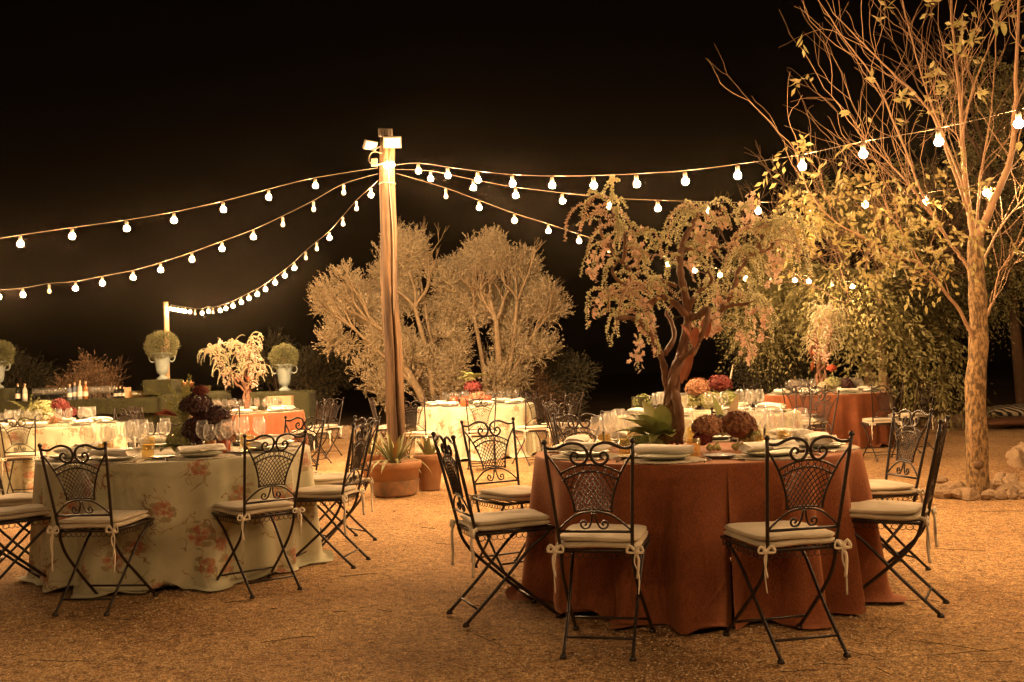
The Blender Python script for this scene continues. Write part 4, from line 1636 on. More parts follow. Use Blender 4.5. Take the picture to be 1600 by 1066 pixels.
# ------------------------------------------------------------------ turf bar, urns and what stands on them
def scatter_blades(name, parent, boxes, n, L, mt):
    Cs = []
    for (c0, d) in boxes:
        q = (RNG.random((n, 3)) - .5)
        f = RNG.integers(0, 3, n)
        s = RNG.choice([-1, 1], n) * .5
        s = np.where((f == 1), -.5, s)
        s = np.where((f == 2), .5, s)
        q[np.arange(n), f] = s
        Cs.append(q * np.array(d) + np.array(c0))
    C = np.concatenate(Cs)
    D = unit(rnd_unit(len(C)) + np.array([0, -.4, .5]))
    V, Fq = diamonds(C, D, rnd_unit(len(C)), L * (.6 + .8 * RNG.random(len(C))), L * .35)
    obj(name, mesh_np(name, V, Fq, mt, False), parent, 'stuff')


def bevel_box(c, d, r=.03):
    """box with rounded top edges as lathe-like rings"""
    mb = MB()
    V = []
    x, y, z = d[0] / 2, d[1] / 2, d[2] / 2
    rings = [(0, -z), (0, z - r), (r * .3, z - r * .3), (r, z), (min(x, y) * .98, z + .004)]
    nx, ny = 18, 6
    def loop(ins, zz):
        a, b = x - ins, y - ins
        P = []
        for k in range(nx):
            P.append((-a + 2 * a * k / nx, -b, zz))
        for k in range(ny):
            P.append((a, -b + 2 * b * k / ny, zz))
        for k in range(nx):
            P.append((a - 2 * a * k / nx, b, zz))
        for k in range(ny):
            P.append((-a, b - 2 * b * k / ny, zz))
        return P
    m_ = 2 * (nx + ny)
    for ins, zz in rings:
        for (px, py, pz) in loop(ins, zz):
            V.append((c[0] + px + .006 * sin(px * 9 + pz * 7), c[1] + py + .008 * sin(px * 13), c[2] + pz + .006 * sin(px * 11)))
    Fc = [(i * m_ + k, i * m_ + (k + 1) % m_, (i + 1) * m_ + (k + 1) % m_, (i + 1) * m_ + k) for i in range(len(rings) - 1) for k in range(m_)]
    return mb.add(V, Fc)


BAR_D = 17.2
xl, xr = W(-60, 620, BAR_D).x, W(250, 620, BAR_D).x
zt = W(120, 625, BAR_D).z
t = thing('turf_bar', 'long bar counter covered in clipped green turf standing behind the left tables', 'bar counter', ((xl + xr) / 2, BAR_D, 0))
wd = xr - xl
bevel_box((0, .30, zt - .13), (wd, .75, .26), .05).build('counter_top', M['hedge'], t)
bevel_box((0, .38, (zt - .26) / 2), (wd - .12, .55, zt - .262), .01).build('front', M['hedge'], t)
scatter_blades('turf', t, [((0, .30, zt - .13), (wd, .75, .26))], 9000, .022, M['blade'])
xl2, xr2 = W(251, 620, BAR_D).x, W(344, 620, BAR_D).x
zt2 = zt + .055
t = thing('turf_bar', 'shorter rounded turf counter joined to the right end of the long turf bar', 'bar counter', ((xl2 + xr2) / 2, BAR_D, 0))
bevel_box((0, .30, zt2 / 2), (xr2 - xl2, .8, zt2), .10).build('counter_top', M['hedge'], t)
scatter_blades('turf', t, [((0, .30, zt2 * .6), (xr2 - xl2, .8, zt2 * .8))], 4000, .022, M['blade'])
xa, xb = W(388, 620, BAR_D).x, W(482, 620, BAR_D).x
zt3 = W(430, 613, BAR_D).z
t = thing('turf_bar', 'separate turf covered counter carrying the second urn behind the far left rust table', 'bar counter', ((xa + xb) / 2, BAR_D, 0))
bevel_box((0, .30, zt3 / 2), (xb - xa, .7, zt3), .06).build('counter_top', M['hedge'], t)
scatter_blades('turf', t, [((0, .30, zt3 * .7), (xb - xa, .7, zt3 * .6))], 4000, .022, M['blade'])
# plinth under the urn
pu = W(254, 594, BAR_D + .25)
t = thing('turf_plinth', 'square turf covered plinth lifting the urn above the bar', 'plinth', (pu.x, pu.y, zt2))
h = pu.z - zt2
bevel_box((0, 0, h / 2), (.50, .50, h), .02).build('block', M['hedge'], t)
scatter_blades('turf', t, [((0, 0, h / 2), (.50, .50, h))], 3000, .018, M['blade'])


def urn(p, sc, label, ball_r, blabel):
    t = thing('urn', label, 'urn', p, scale=sc, group='grey garden urns on the bar')
    MB().lathe([(.001, .0), (.10, .0), (.10, .035), (.075, .05), (.045, .08), (.05, .10), (.085, .12), (.10, .16), (.115, .28), (.135, .38), (.15, .43), (.185, .455), (.188, .475), (.165, .478), (.14, .44), (.001, .42)], 24, wob=lambda a, z: .018 * cos(12 * a) if .13 < z < .42 else 0).build('bowl', M['urn'], t)
    for s in (-1, 1):
        P = [(s * .14, 0, .43), (s * .19, 0, .445), (s * .225, 0, .41), (s * .215, 0, .35), (s * .175, 0, .315), (s * .145, 0, .33), (s * .122, 0, .31)]
        MB().tube(smooth_path(P, 4), .012, 6).build('handle', M['urn'], t)
    f = thing('topiary_ball', blabel, 'topiary', (p[0], p[1], p[2] + .60 * sc), group='clipped topiary balls in the urns')
    n = 5200
    D = rnd_unit(n)
    rad = ball_r * (.66 + .34 * RNG.random((n, 1)) ** .5 + .05 * np.sin(9 * D[:, :1] + 5 * D[:, 2:3] + ball_r * 40) + .04 * np.sin(17 * D[:, 1:2] + 11 * D[:, 2:3]) + .10 * RNG.random((n, 1)) ** 9)
    C = D * rad * np.array([1, 1, .92])
    V, Fq = diamonds(C, unit(D + rnd_unit(n) * .8 + np.array([0, 0, .3])), rnd_unit(n), .035, .014)
    obj('foliage', mesh_np('foliage', V, Fq, M['topiary'], False), f, 'stuff')
    MB().tube([(0, 0, -.22), (0, 0, .0)], .02, 6).build('stem', M['dark_bark'], f)


urn((pu.x, pu.y, pu.z), 1.0, 'grey fluted urn with two handles on the turf plinth above the bar', .27, 'round clipped shrub growing in the urn on the plinth before the post')
p = W(445, 612, BAR_D + .3)
urn((p.x, p.y, zt3 + .004), 1.0, 'grey fluted urn with two handles on the counter right of the blossom tree', .24, 'dim round clipped shrub in the urn beside the far left blossom tree')
p = W(-4, 598, BAR_D + .3)
pl = thing('turf_plinth', 'turf covered plinth at the extreme left edge of the bar', 'plinth', (p.x, p.y, zt))
bevel_box((0, 0, .12), (.45, .45, .24), .02).build('block', M['hedge'], pl)
urn((p.x, p.y, zt + .245), 1.0, 'grey urn cut by the left frame edge with only its handle showing', .27, 'round clipped shrub cut by the left frame edge')


# bottles and glasses on the bar
def bottle(px, m_, lab, hgt=.30, r=.04, lbl=True):
    p = W(px, 620, BAR_D + random.uniform(.05, .15))
    t = thing('bottle', lab, 'bottle', (p.x, p.y, zt + .006), group='bottles on the turf bar')
    k = hgt / .3
    MB().lathe([(.001, 0), (r, 0), (r, .17 * k), (r * .85, .20 * k), (.015, .235 * k), (.014, .28 * k)], 14).build('body', M[m_], t)
    MB().lathe([(.017, .255 * k), (.017, .30 * k), (.001, .302 * k)], 10).build('cap', M['foil'], t)
    if lbl:
        MB().lathe([(r + .0015, .05 * k), (r + .0015, .13 * k)], 14).build('label', M['label'], t)


for px, m_, lab, h in ((28, 'bottle_dark', 'dark bottle with white label at the left end of the turf bar', .31), (39, 'bottle_clear', 'pale bottle with gold cap second from the left end of the bar', .31), (109, 'bottle_blue', 'grey-blue bottle right of the long row of wine glasses', .27), (117, 'bottle_blue', 'second grey-blue bottle beside the tall clear bottle', .30), (125, 'bottle_clear', 'tall clear bottle amid the middle group on the bar', .33), (134, 'bottle_amber', 'amber bottle right of the tall clear one on the bar', .31), (182, 'bottle_dark', 'short dark bottle with pale label left in the dark trio', .19), (188, 'bottle_dark', 'short dark bottle in the middle of the dark trio', .20), (194, 'bottle_dark', 'short dark bottle right in the dark trio on the bar', .19)):
    bottle(px, m_, lab, h)
p = W(200, 620, BAR_D + .1)
t = thing('crate', 'small pale wooden box beside the short dark bottles on the bar', 'box', (p.x, p.y, zt + .006))
MB().box((0, 0, .09), (.06, .14, .18)).build('side_panel', M['card'], t, False)
ORDN = ['first', 'second', 'third', 'fourth', 'fifth', 'sixth', 'seventh', 'eighth', 'ninth', 'tenth', 'eleventh', 'twelfth', 'thirteenth', 'fourteenth', 'fifteenth']
for k in range(12):
    for rw in range(2):
        p = W(54 + 4.6 * k, 620, BAR_D + .12 + .12 * rw)
        put('wine_glass', WG, '%s wine glass from the left in the %s row of the long bar rank' % (ORDN[k], ['near', 'back'][rw]), 'wine glass', (p.x, p.y, zt + .004), 0, 'wine glasses lined up on the bar')
for k in range(9):
    for rw in range(2):
        p = W(141 + 4.5 * k, 620, BAR_D + .12 + .12 * rw)
        put('wine_glass', WG, '%s wine glass from the left in the %s row of the second bar rank' % (ORDN[k], ['near', 'back'][rw]), 'wine glass', (p.x, p.y, zt + .004), 0, 'wine glasses lined up on the bar')
for k in range(7):
    p = W(206 + 4.1 * k, 620, BAR_D + .12)
    put('tumbler', BOWL_W, '%s tumbler from the left in the row beside the turf plinth' % ORDN[k], 'tumbler', (p.x, p.y, zt + .004), 0, 'tumblers on the bar', 1.25)
for k in range(6):
    p = W(305 + 4.2 * k, 616, BAR_D + .15)
    put('tumbler', BOWL_W, '%s tumbler from the left in the row beside the punch bowl' % ORDN[k], 'tumbler', (p.x, p.y, zt2 + .012), 0, 'tumblers on the bar', 1.1)
p = W(293, 616, BAR_D + .1)
t = thing('punch_bowl', 'copper footed bowl holding bottle necks on the rounded turf counter', 'bowl', (p.x, p.y, zt2 + .012))
MB().lathe([(.001, 0), (.05, 0), (.045, .012), (.015, .03), (.015, .05), (.06, .075), (.105, .12), (.12, .17), (.116, .172), (.09, .11), (.001, .08)], 20).build('bowl', M['copper'], t)
for k in range(3):
    mb = MB().tube([(-.04 + .04 * k, 0, .10), (-.08 + .075 * k, 0, .21)], .012, 6)
    mb.build('bottle_neck', M['foil'], t)
p = W(438, 626, 16.4)
t = thing('menu_box', 'pale wooden house shaped box with a dark arched opening behind the rust table', 'box', (p.x, p.y, 0))
zb = W(438, 637, 16.4).z
MB().box((0, 0, zb + .09), (.40, .16, .20)).build('box', M['card'], t, False)
MB().tube([(0, -.078, zb + .09), (0, -.084, zb + .09)], .035, 12).build('opening', M['bottle_dark'], t)  # dark disc painted in for the shade inside the hole
for s in (-1, 1):
    MB().box((s * .17, 0, zb / 2 - .006), (.03, .03, zb)).build('leg', M['card'], t, False)

# ------------------------------------------------------------------ pots round the pole
def agave(p, n, L, w_, label, mt='agave', up=(.4, 2.5)):
    t = thing('agave', label, 'agave', p, group='agaves in terracotta pots')
    for k in range(n):
        a = k * 2.4 + random.random() * .4
        el = random.uniform(*up)
        l_ = L * random.uniform(.7, 1.1)
        broad_leaf(t, (.03 * cos(a), .03 * sin(a), 0), (cos(a), sin(a), el), l_, w_ * random.uniform(.8, 1.1), random.uniform(.2, .9) if el > 1 else random.uniform(1.2, 2.6), M[mt] if k % 6 else M['agave_dry'])
    return t


def pot(p, r, h, label, mt, taper=.78, band=False):
    t = thing('terracotta_pot', label, 'plant pot', p, group='terracotta pots at the foot of the pole')
    MB().lathe([(.001, 0), (r * taper, 0), (r * (taper + .02), .01), (r * .97, h - .075), (r * 1.03, h - .07), (r * 1.05, h - .02), (r * 1.03, h), (r * .93, h), (r * .90, h - .06), (.001, h - .06)], 32, wob=lambda a, z: .01 * sin(3 * a + z * 4)).build('body', M[mt], t)
    if band:
        MB().lathe([(r * (taper + .045), .015), (r * (taper + .10), h * .28), (r * (taper + .13), h * .46)], 32, wob=lambda a, z: .012 * sin(3 * a + z * 4) + .012 * sin(5 * a)).build('stain_band', M['pot_band'], t)
    MB().lathe([(.001, 0), (r * .9, 0)], 24, (0, 0, h - .05)).build('soil', M['soil'], t)
    return t


p1 = onz(612, 778)
p1.y += .28
pot((p1.x, p1.y, 0), .27, .34, 'wide low terracotta pot with a dark weathered lower band before the pole', 'terracotta', .80, True)
agave((p1.x, p1.y, .30), 40, .42, .045, 'spiky agave with drooping blades in the wide pot before the pole')
p2 = onz(669, 768)
p2.y += .17
pot((p2.x, p2.y, 0), .155, .38, 'tall terracotta pot to the right of the pole', 'terracotta', .72)
agave((p2.x, p2.y, .34), 18, .26, .055, 'short broad aloe in the tall pot right of the pole', up=(.8, 3))
p3 = onz(578, 757)
p3.y += .22
pot((p3.x, p3.y, 0), .15, .33, 'smaller terracotta pot half hidden left of the pole', 'terracotta', .75)
agave((p3.x, p3.y, .29), 22, .36, .035, 'thin bladed agave left of the pole behind the iron chair')

# ------------------------------------------------------------------ stones
def rock_mesh(seed):
    rnd = random.Random(seed)
    mb = MB().ball((0, 0, 0), 1, 9, 6)
    V = []
    ks = [(rnd.uniform(-1, 1), rnd.uniform(-1, 1), rnd.uniform(-1, 1), rnd.uniform(1, 3), rnd.random() * 6) for _ in range(5)]
    for v in mb.v:
        s = 1
        for (a, b, c_, fq, ph) in ks:
            s += .10 * sin(fq * 2 * (a * v[0] + b * v[1] + c_ * v[2]) + ph)
        s = round(s * 9) / 9 * .5 + s * .5
        V.append((v[0] * s, v[1] * s, v[2] * s))
    mb.v = V
    return mb.mesh('rock', M['rock'], False)


ROCKS = [rock_mesh(k) for k in range(8)]


def rocks_along(t, pts, size, jitter=.05, flat=.7):
    for i, p in enumerate(pts):
        o = obj('rock', random.choice(ROCKS), t)
        s = size * random.uniform(.75, 1.25)
        o.location = (p[0] + random.gauss(0, jitter), p[1] + random.gauss(0, jitter), s * flat * .55)
        o.scale = (s * random.uniform(.9, 1.35), s, s * flat)
        o.rotation_euler = (random.gauss(0, .2), random.gauss(0, .2), random.random() * 6.28)


t = thing('stone_border', 'row of rough pale stones edging the gravel in front of the dark trees', 'stone border')
pts = []
for k in range(64):
    px = 470 + k * 18.5
    q = onz(px, 686 - (px - 470) * .0195)
    pts.append((q.x, q.y))
rocks_along(t, pts, .15, .05, .85)
t = thing('stone_ring', 'ring of rough limestone chunks round the foot of the right foreground tree', 'stone ring')
TR = onz(1527, 772)
pts = []
for k in range(26):
    a = 2 * pi * k / 26
    pts.append((TR.x + .46 * cos(a) + .10, TR.y - .02 + .30 * sin(a)))
for px, py in ((1560, 762), (1576, 765), (1590, 770), (1600, 766), (1548, 777), (1570, 774), (1475, 758), (1490, 766), (1505, 772), (1465, 757), (1612, 770), (1585, 758)):
    q = onz(px, py)
    pts.append((q.x, q.y))
rocks_along(t, pts, .068, .02, .75)
t = thing('rock_pile', 'jagged pale stones with two upright shards right of the foreground tree trunk', 'stones')
for (px, py, s) in ((1560, 757, .09), (1575, 755, .08), (1592, 722, .12), (1606, 716, .14), (1590, 728, .09)):
    q = onz(px, py)
    o = obj('rock', random.choice(ROCKS), t)
    o.location = (q.x, q.y, s * .35)
    o.scale = (s * 1.3, s * .8, s * .6)
    o.rotation_euler = (.5, .6, random.random() * 6)

# patterned floor cushions at the right edge
def floor_cushion(px, py, d, size, label, pat, rz, lift=0.0):
    q = onz(px, py)
    t = thing('floor_cushion', label, 'cushion', (q.x, q.y, lift), rz, 'floor cushions on the gravel')
    m = bpy.data.materials.new('cushion_pattern')
    nt, b = nodes(m)
    v = coord(nt, 'Object')
    if pat:
        wv = nt.nodes.new('ShaderNodeTexWave')
        wv.wave_type = 'BANDS'
        wv.bands_direction = 'DIAGONAL'
        wv.inputs['Scale'].default_value = 5
        wv.wave_profile = 'TRI'
        wv.inputs['Distortion'].default_value = 3
        nt.links.new(v, wv.inputs['Vector'])
        cc = ramp(nt, wv.outputs[0], [(.45, (.02, .016, .012)), (.55, (.50, .42, .30))])
        nt.links.new(cc, b.inputs['Base Color'])
    else:
        b.inputs['Base Color'].default_value = (.12, .05, .02, 1)
    b.inputs['Roughness'].default_value = .9
    mb = MB()
    n = 28
    V = []
    rows = [(0, -.10), (.6, -.10), (.9, -.06), (1.0, 0), (.9, .07), (.6, .12), (0, .14)]
    for (r, z) in rows:
        for k in range(n):
            a = 2 * pi * k / n
            e = (abs(cos(a)) ** 4 + abs(sin(a)) ** 4) ** (-1 / 4)
            V.append((size[0] * r * cos(a) * e, size[1] * r * sin(a) * e, .10 + z * size[2] / .12 * .5 + .008 * sin(5 * a)))
    mb.add(V, [(i * n + k, i * n + (k + 1) % n, (i + 1) * n + (k + 1) % n, (i + 1) * n + k) for i in range(len(rows) - 1) for k in range(n)])
    mb.build('cover', m, t)


floor_cushion(1588, 668, 0, (.62, .4, .14), 'plain brown floor cushion under the patterned one at the right edge', False, .1)
floor_cushion(1592, 664, 0, (.55, .36, .22), 'black and cream zigzag cushion lying on the brown one at the right edge', True, -.15, .13)

# ------------------------------------------------------------------ trees
def grow(mb, p, d, r, L, depth, rnd, tips, spread=.5, up=.12, seg=4, ratio=.72, nb=(2, 3), rmin=.004, wig=.10):
    pts, rs = [Vector(p)], [r]
    q = Vector(p)
    dd = Vector(d).normalized()
    r1 = r * .68
    for k in range(seg):
        dd = (dd + Vector((rnd.gauss(0, wig), rnd.gauss(0, wig), rnd.gauss(0, wig) + up * .3))).normalized()
        q = q + dd * (L / seg)
        pts.append(q.copy())
        rs.append(r + (r1 - r) * (k + 1) / seg)
    mb.tube(pts, rs, 6 if r > .02 else (4 if r > .008 else 3), caps=False)
    if depth <= 1:
        for k in range(1, len(pts)):
            tips.append((pts[k], dd.copy(), depth))
    if depth == 0 or r1 < rmin:
        return
    n = rnd.randint(*nb)
    for k in range(n):
        a = rnd.random() * 6.28
        s = dd.cross(Vector((cos(a), sin(a), .3))).normalized()
        nd = (dd + s * rnd.uniform(spread * .5, spread * 1.2) + Vector((0, 0, up))).normalized()
        st = pts[-1] if k < 2 else pts[rnd.randint(1, len(pts) - 1)]
        grow(mb, st, nd, r1 * rnd.uniform(.72, .98), L * ratio * rnd.uniform(.8, 1.15), depth - 1, rnd, tips, spread, up, seg, ratio, nb, rmin, wig)


def twig_leaves(C0, D0, twigs, nleaf, tl, ll, lw, droop=0.0, spread=.6, jitter=.0):
    """twigs at C0 pointing D0 with nleaf leaves each"""
    n = len(C0)
    u = (np.arange(nleaf) + .5) / nleaf
    tlv = tl * (.6 + .8 * RNG.random((n, 1, 1)))
    base = C0[:, None, :] + D0[:, None, :] * u[None, :, None] * tlv
    base[..., 2] -= droop * (u[None, :] ** 2) * tlv[..., 0]
    base = base.reshape(-1, 3)
    Dd = np.repeat(D0, nleaf, 0)
    m_ = len(base)
    side = unit(np.cross(Dd, rnd_unit(m_)))
    D = unit(Dd * (1 - droop * .5) + side * spread + np.array([0, 0, -droop * .8]))
    return diamonds(base + RNG.normal(size=(m_, 3)) * jitter, D, rnd_unit(m_), ll * (.7 + .6 * RNG.random(m_)), lw)


def lobes_points(lobes, n, shell=.45):
    """points inside ellipsoids, biased to the outside; returns points and outward directions"""
    vol = np.array([l[3] * l[4] * l[5] for l in lobes])
    k = RNG.choice(len(lobes), n, p=vol / vol.sum())
    Lb = np.array(lobes)[k]
    D = rnd_unit(n)
    r = (shell + (1 - shell) * RNG.random((n, 1))) ** .6
    P = Lb[:, :3] + D * Lb[:, 3:6] * r
    return P, D


def clump_filter(P, freq, thr):
    """keep points where a smooth noise exceeds thr so that gaps show"""
    v = (np.sin(P[:, 0] * freq + 1.3 * np.sin(P[:, 2] * freq * .7)) + np.sin(P[:, 1] * freq * 1.1 + 2 + np.cos(P[:, 0] * freq * .8)) + np.sin(P[:, 2] * freq * 1.2 + 1.7 * np.sin(P[:, 0] * freq * .5 + 1)))
    return v + RNG.normal(size=len(P)) * .5 > thr


def olive(base_px, lobes_px, label, seed, d, twigs, leans):
    rnd = random.Random(seed)
    b = onz(*base_px) if False else W(base_px[0], base_px[1], d)
    base = Vector((b.x, d, 0))
    t = thing('olive_tree', label, 'olive tree', base, group='olive trees behind the stone border')
    s = d / F_PX
    lobes = []
    for (px, py, rx, rz, dy) in lobes_px:
        px = 680 + (px - 680) * .93
        py = 470 + (py - 470) * .93 + 10
        c = W(px, py, d + dy)
        lobes.append((c.x - base.x, c.y - base.y, c.z, rx * s, max(rx, rz) * s * .8, rz * s))
    mb = MB()
    tips = []
    for (tx, ty, r, dy) in leans:
        tgt = W(tx, ty, d + dy) - base
        st = Vector((rnd.gauss(0, .08), rnd.gauss(0, .08), 0))
        mid = st + (tgt - st) * .5 + Vector((rnd.gauss(0, .08), 0, rnd.gauss(0, .06)))
        path = smooth_path([st, mid, tgt], 5)
        mb.tube(path, [r * (1 - .5 * k / (len(path) - 1)) for k in range(len(path))], 8)
        for q in range(3):
            grow(mb, path[-1], (tgt - mid).normalized() + Vector((rnd.gauss(0, .4), rnd.gauss(0, .4), .2)), r * .45, .5, 4, rnd, tips, .55, .12)
        grow(mb, path[5], Vector((rnd.gauss(0, .6), rnd.gauss(0, .5), .8)), r * .4, .5, 4, rnd, tips, .55, .12)
    mb.build('trunk', M['olive_bark'], t)
    n = twigs
    subl = []
    for l in lobes:
        m_ = int(7 + 11 * l[3] * l[5])
        dd_ = rnd_unit(m_)
        for q in dd_:
            r_ = random.uniform(.62, 1.08)
            z_ = random.uniform(.14, .27)
            subl.append((l[0] + q[0] * l[3] * r_, l[1] + q[1] * l[4] * r_, l[2] + q[2] * l[5] * r_, z_ * .8, z_ * .8, z_ * random.uniform(.9, 1.5)))
    P, D = lobes_points(subl, n, .1)
    k = clump_filter(P, 4.2, -.35) & (P[:, 2] > .15) & (RNG.random(len(P)) < np.clip(.35 + .38 * (P[:, 2] - .6), .35, 1))
    P, D = P[k], D[k]
    D0 = unit(D * .9 + np.array([0, 0, .75]) + RNG.normal(size=D.shape) * .35)
    V, Fq = twig_leaves(P, D0, n, 11, .25, .060, .022, spread=.7)
    o = obj('crown', mesh_np('crown', V, Fq, M['olive'], False), t, 'stuff')
    # thin twigs
    sub = P[::7]
    sd = D0[::7]
    V2, F2 = diamonds(sub - sd * .12, sd, rnd_unit(len(sub)), .42, .008)
    obj('twig', mesh_np('twig', V2, F2, M['olive_bark'], False), t, 'stuff')


OD = 21.8
olive((690, 640), [(560, 440, 66, 52, 0), (530, 465, 42, 48, 0), (610, 425, 62, 60, .3), (655, 455, 60, 58, 0), (600, 500, 70, 50, .2), (640, 540, 62, 62, -.2), (590, 565, 34, 22, 0), (560, 515, 44, 16, 0), (605, 600, 40, 28, 0), (520, 528, 16, 7, 0), (620, 395, 50, 26, 0), (668, 590, 50, 45, 0), (575, 588, 36, 10, 0)],
      'pale olive tree with a leaning trunk behind the timber pole, left of the pair', 11, OD, 15500,
      [(600, 520, .11, -.6), (648, 480, .08, -.4), (560, 520, .06, -.5), (655, 430, .06, .3)])
olive((770, 640), [(790, 425, 62, 58, 0), (770, 400, 34, 36, 0), (830, 465, 52, 48, 0), (740, 470, 56, 52, 0), (720, 440, 30, 36, .2), (790, 500, 80, 52, .2), (760, 560, 80, 60, -.2), (830, 540, 50, 28, 0), (700, 560, 46, 60, .2), (730, 600, 80, 34, 0), (795, 600, 40, 26, 0), (775, 378, 14, 16, 0), (855, 480, 26, 22, 0)],
      'taller pale olive tree directly behind the middle floral table, right of the pair', 23, OD + .4, 19500,
      [(775, 500, .11, -.6), (808, 470, .07, -.5), (740, 490, .07, -.4), (835, 520, .05, -.4)])


def shrub(px, base_py, d, lobes_px, label, m_, seed, n, ll=.05, lw=.018, name='shrub', nl=9, trunks=5, mtw='dark_bark', droop=0.0):
    rnd = random.Random(seed)
    b = W(px, base_py, d)
    t = thing(name, label, name.replace('_', ' '), (b.x, d, 0), group=None)
    s = d / F_PX
    lobes = []
    for (x, y, rx, rz) in lobes_px:
        c = W(x, y, d)
        lobes.append((c.x - b.x, rnd.gauss(0, .2), c.z, rx * s, max(rx, rz) * s * .8, rz * s))
    mb = MB()
    tips = []
    for k in range(trunks):
        l = lobes[k % len(lobes)]
        tgt = Vector((l[0], l[1], l[2])) + Vector((rnd.gauss(0, .1), 0, 0))
        path = smooth_path([(rnd.gauss(0, .08), 0, 0), tuple(tgt * .5 + Vector((rnd.gauss(0, .1), rnd.gauss(0, .1), 0))), tuple(tgt)], 4)
        mb.tube(path, [.035 * (1 - .6 * q / 8) for q in range(len(path))], 5)
        for q in range(3):
            grow(mb, path[-1 - q], Vector((rnd.gauss(0, .7), rnd.gauss(0, .5), .6)), .010, .25, 2, rnd, tips, .6, .1)
    mb.build('stem', M[mtw], t)
    P, D = lobes_points(lobes, n, .2)
    k = clump_filter(P, 4, -.6) & (P[:, 2] > .05)
    P, D = P[k], D[k]
    D0 = unit(D + np.array([0, 0, .3]) + RNG.normal(size=D.shape) * .5)
    V, Fq = twig_leaves(P, D0, n, nl, .25, ll, lw, droop, .7)
    obj('crown', mesh_np('crown', V, Fq, M[m_], False), t, 'stuff')
    return t


shrub(868, 640, 23.5, [(860, 590, 40, 40), (895, 590, 34, 26), (840, 620, 30, 30), (880, 630, 30, 25)], 'dim dark shrub at the right foot of the olive trees', 'dark_leaf', 31, 2600, .06, .03)
shrub(815, 640, 23.0, [(815, 600, 30, 32), (850, 625, 25, 20)], 'brown leafed shrub under the right edge of the olive crown', 'red_leaf', 32, 1500, .06, .03)
shrub(145, 640, 19.0, [(150, 597, 22, 9), (143, 582, 9, 20), (163, 590, 9, 11), (122, 602, 14, 6), (182, 600, 12, 7), (145, 606, 34, 8)], 'reddish dry shrub with spiky twigs rising behind the turf bar', 'red_leaf', 33, 750, .05, .02, trunks=6, mtw='dark_bark')
shrub(500, 640, 26, [(490, 590, 34, 40), (520, 575, 25, 30), (470, 610, 30, 20)], 'barely visible dark bush between the second urn and the olives', 'dark_leaf', 34, 1500, .06, .03)
shrub(60, 640, 27, [(40, 590, 50, 30), (0, 580, 40, 40)], 'barely visible dark bush behind the left end of the bar', 'dark_leaf', 35, 1500, .06, .03)
shrub(440, 640, 28, [(430, 560, 30, 34), (410, 590, 30, 30)], 'barely visible dark bush behind the second urn', 'dark_leaf', 36, 1200, .06, .03)


def leafy_tree(px, d, lobes_px, label, seed, n, trunk_pts, m_='leaf', ll=.070, lw=.029, tl=.40, droop=.75, thr=-.4, group='leafy trees behind the right tables', nl=11):
    rnd = random.Random(seed)
    b = W(px, 640, d)
    t = thing('leafy_tree', label, 'tree', (b.x, d, 0), group=group)
    s = d / F_PX
    lobes = []
    for (x, y, rx, rz, dy) in lobes_px:
        c = W(x, y, d + dy)
        lobes.append((c.x - b.x, dy, c.z, rx * s, max(rx, rz) * s * .7, rz * s))
    mb = MB()
    tips = []
    for (P, r) in trunk_pts:
        path = smooth_path([(W(x, y, d + dy) - Vector((b.x, d, 0))) for (x, y, dy) in P], 5)
        path[0].z = min(path[0].z, .0)
        mb.tube(path, [r * (1 - .6 * q / (len(path) - 1)) for q in range(len(path))], 8)
        for q in (-1, -4, len(path) // 2):
            for _ in range(2):
                grow(mb, path[q], Vector((rnd.gauss(0, .7), rnd.gauss(0, .5), .6)), r * .38, 1.0, 4, rnd, tips, .6, .05)
    mb.build('trunk', M['dark_bark'], t)
    P, D = lobes_points(lobes, n, .25)
    k = clump_filter(P, 2.6, thr)
    P, D = P[k], D[k]
    D0 = unit(D * np.array([1, 1, .3]) + RNG.normal(size=D.shape) * .5 + np.array([0, -.2, -.1]))
    V, Fq = twig_leaves(P, D0, n, nl, tl, ll, lw, droop, .8, .004)
    obj('crown', mesh_np('crown', V, Fq, M[m_], False), t, 'stuff')
    return t


leafy_tree(1345, 18.2, [(1340, 400, 110, 90, 0), (1250, 430, 80, 90, .3), (1200, 500, 70, 60, 0), (1300, 520, 70, 40, 0), (1400, 460, 90, 70, .2), (1290, 320, 80, 50, .4), (1380, 300, 90, 60, .5), (1460, 420, 90, 90, .6), (1190, 420, 45, 60, .5)],
           'broad leafy tree drooping over the far right rust table', 41, 5600, [([(1375, 640, 0), (1352, 540, 0), (1338, 470, 0), (1320, 400, 0)], .13), ([(1360, 640, 0), (1375, 560, .1), (1400, 490, .2), (1440, 420, .3)], .09), ([(1352, 640, .2), (1350, 560, .2), (1290, 470, .3)], .07)], thr=.2)
leafy_tree(1500, 18.6, [(1480, 450, 80, 70, 0), (1560, 420, 90, 80, 0), (1580, 350, 90, 90, .3), (1430, 480, 60, 50, 0), (1500, 330, 90, 80, .3), (1560, 260, 80, 70, .3), (1460, 250, 60, 60, .3), (1540, 140, 70, 70, 0), (1610, 200, 80, 100, 0)],
           'tall dark tree with drooping sprays behind the right foreground trunk', 42, 4000, [([(1600, 660, 0), (1585, 500, 0), (1570, 380, 0), (1540, 240, 0)], .12), ([(1480, 650, 0), (1470, 540, 0), (1450, 420, .2)], .08)], thr=-.35)
leafy_tree(1190, 20.0, [(1190, 520, 55, 60, 0), (1230, 570, 60, 50, 0), (1160, 470, 40, 50, 0), (1240, 460, 60, 60, 0), (1180, 570, 40, 30, 0)],
           'fine leafed darker tree at the left end of the right-hand trees', 43, 3000, [([(1250, 640, 0), (1230, 560, 0), (1190, 480, 0)], .09)], m_='dark_leaf', ll=.06, lw=.022, tl=.35, thr=-.5)
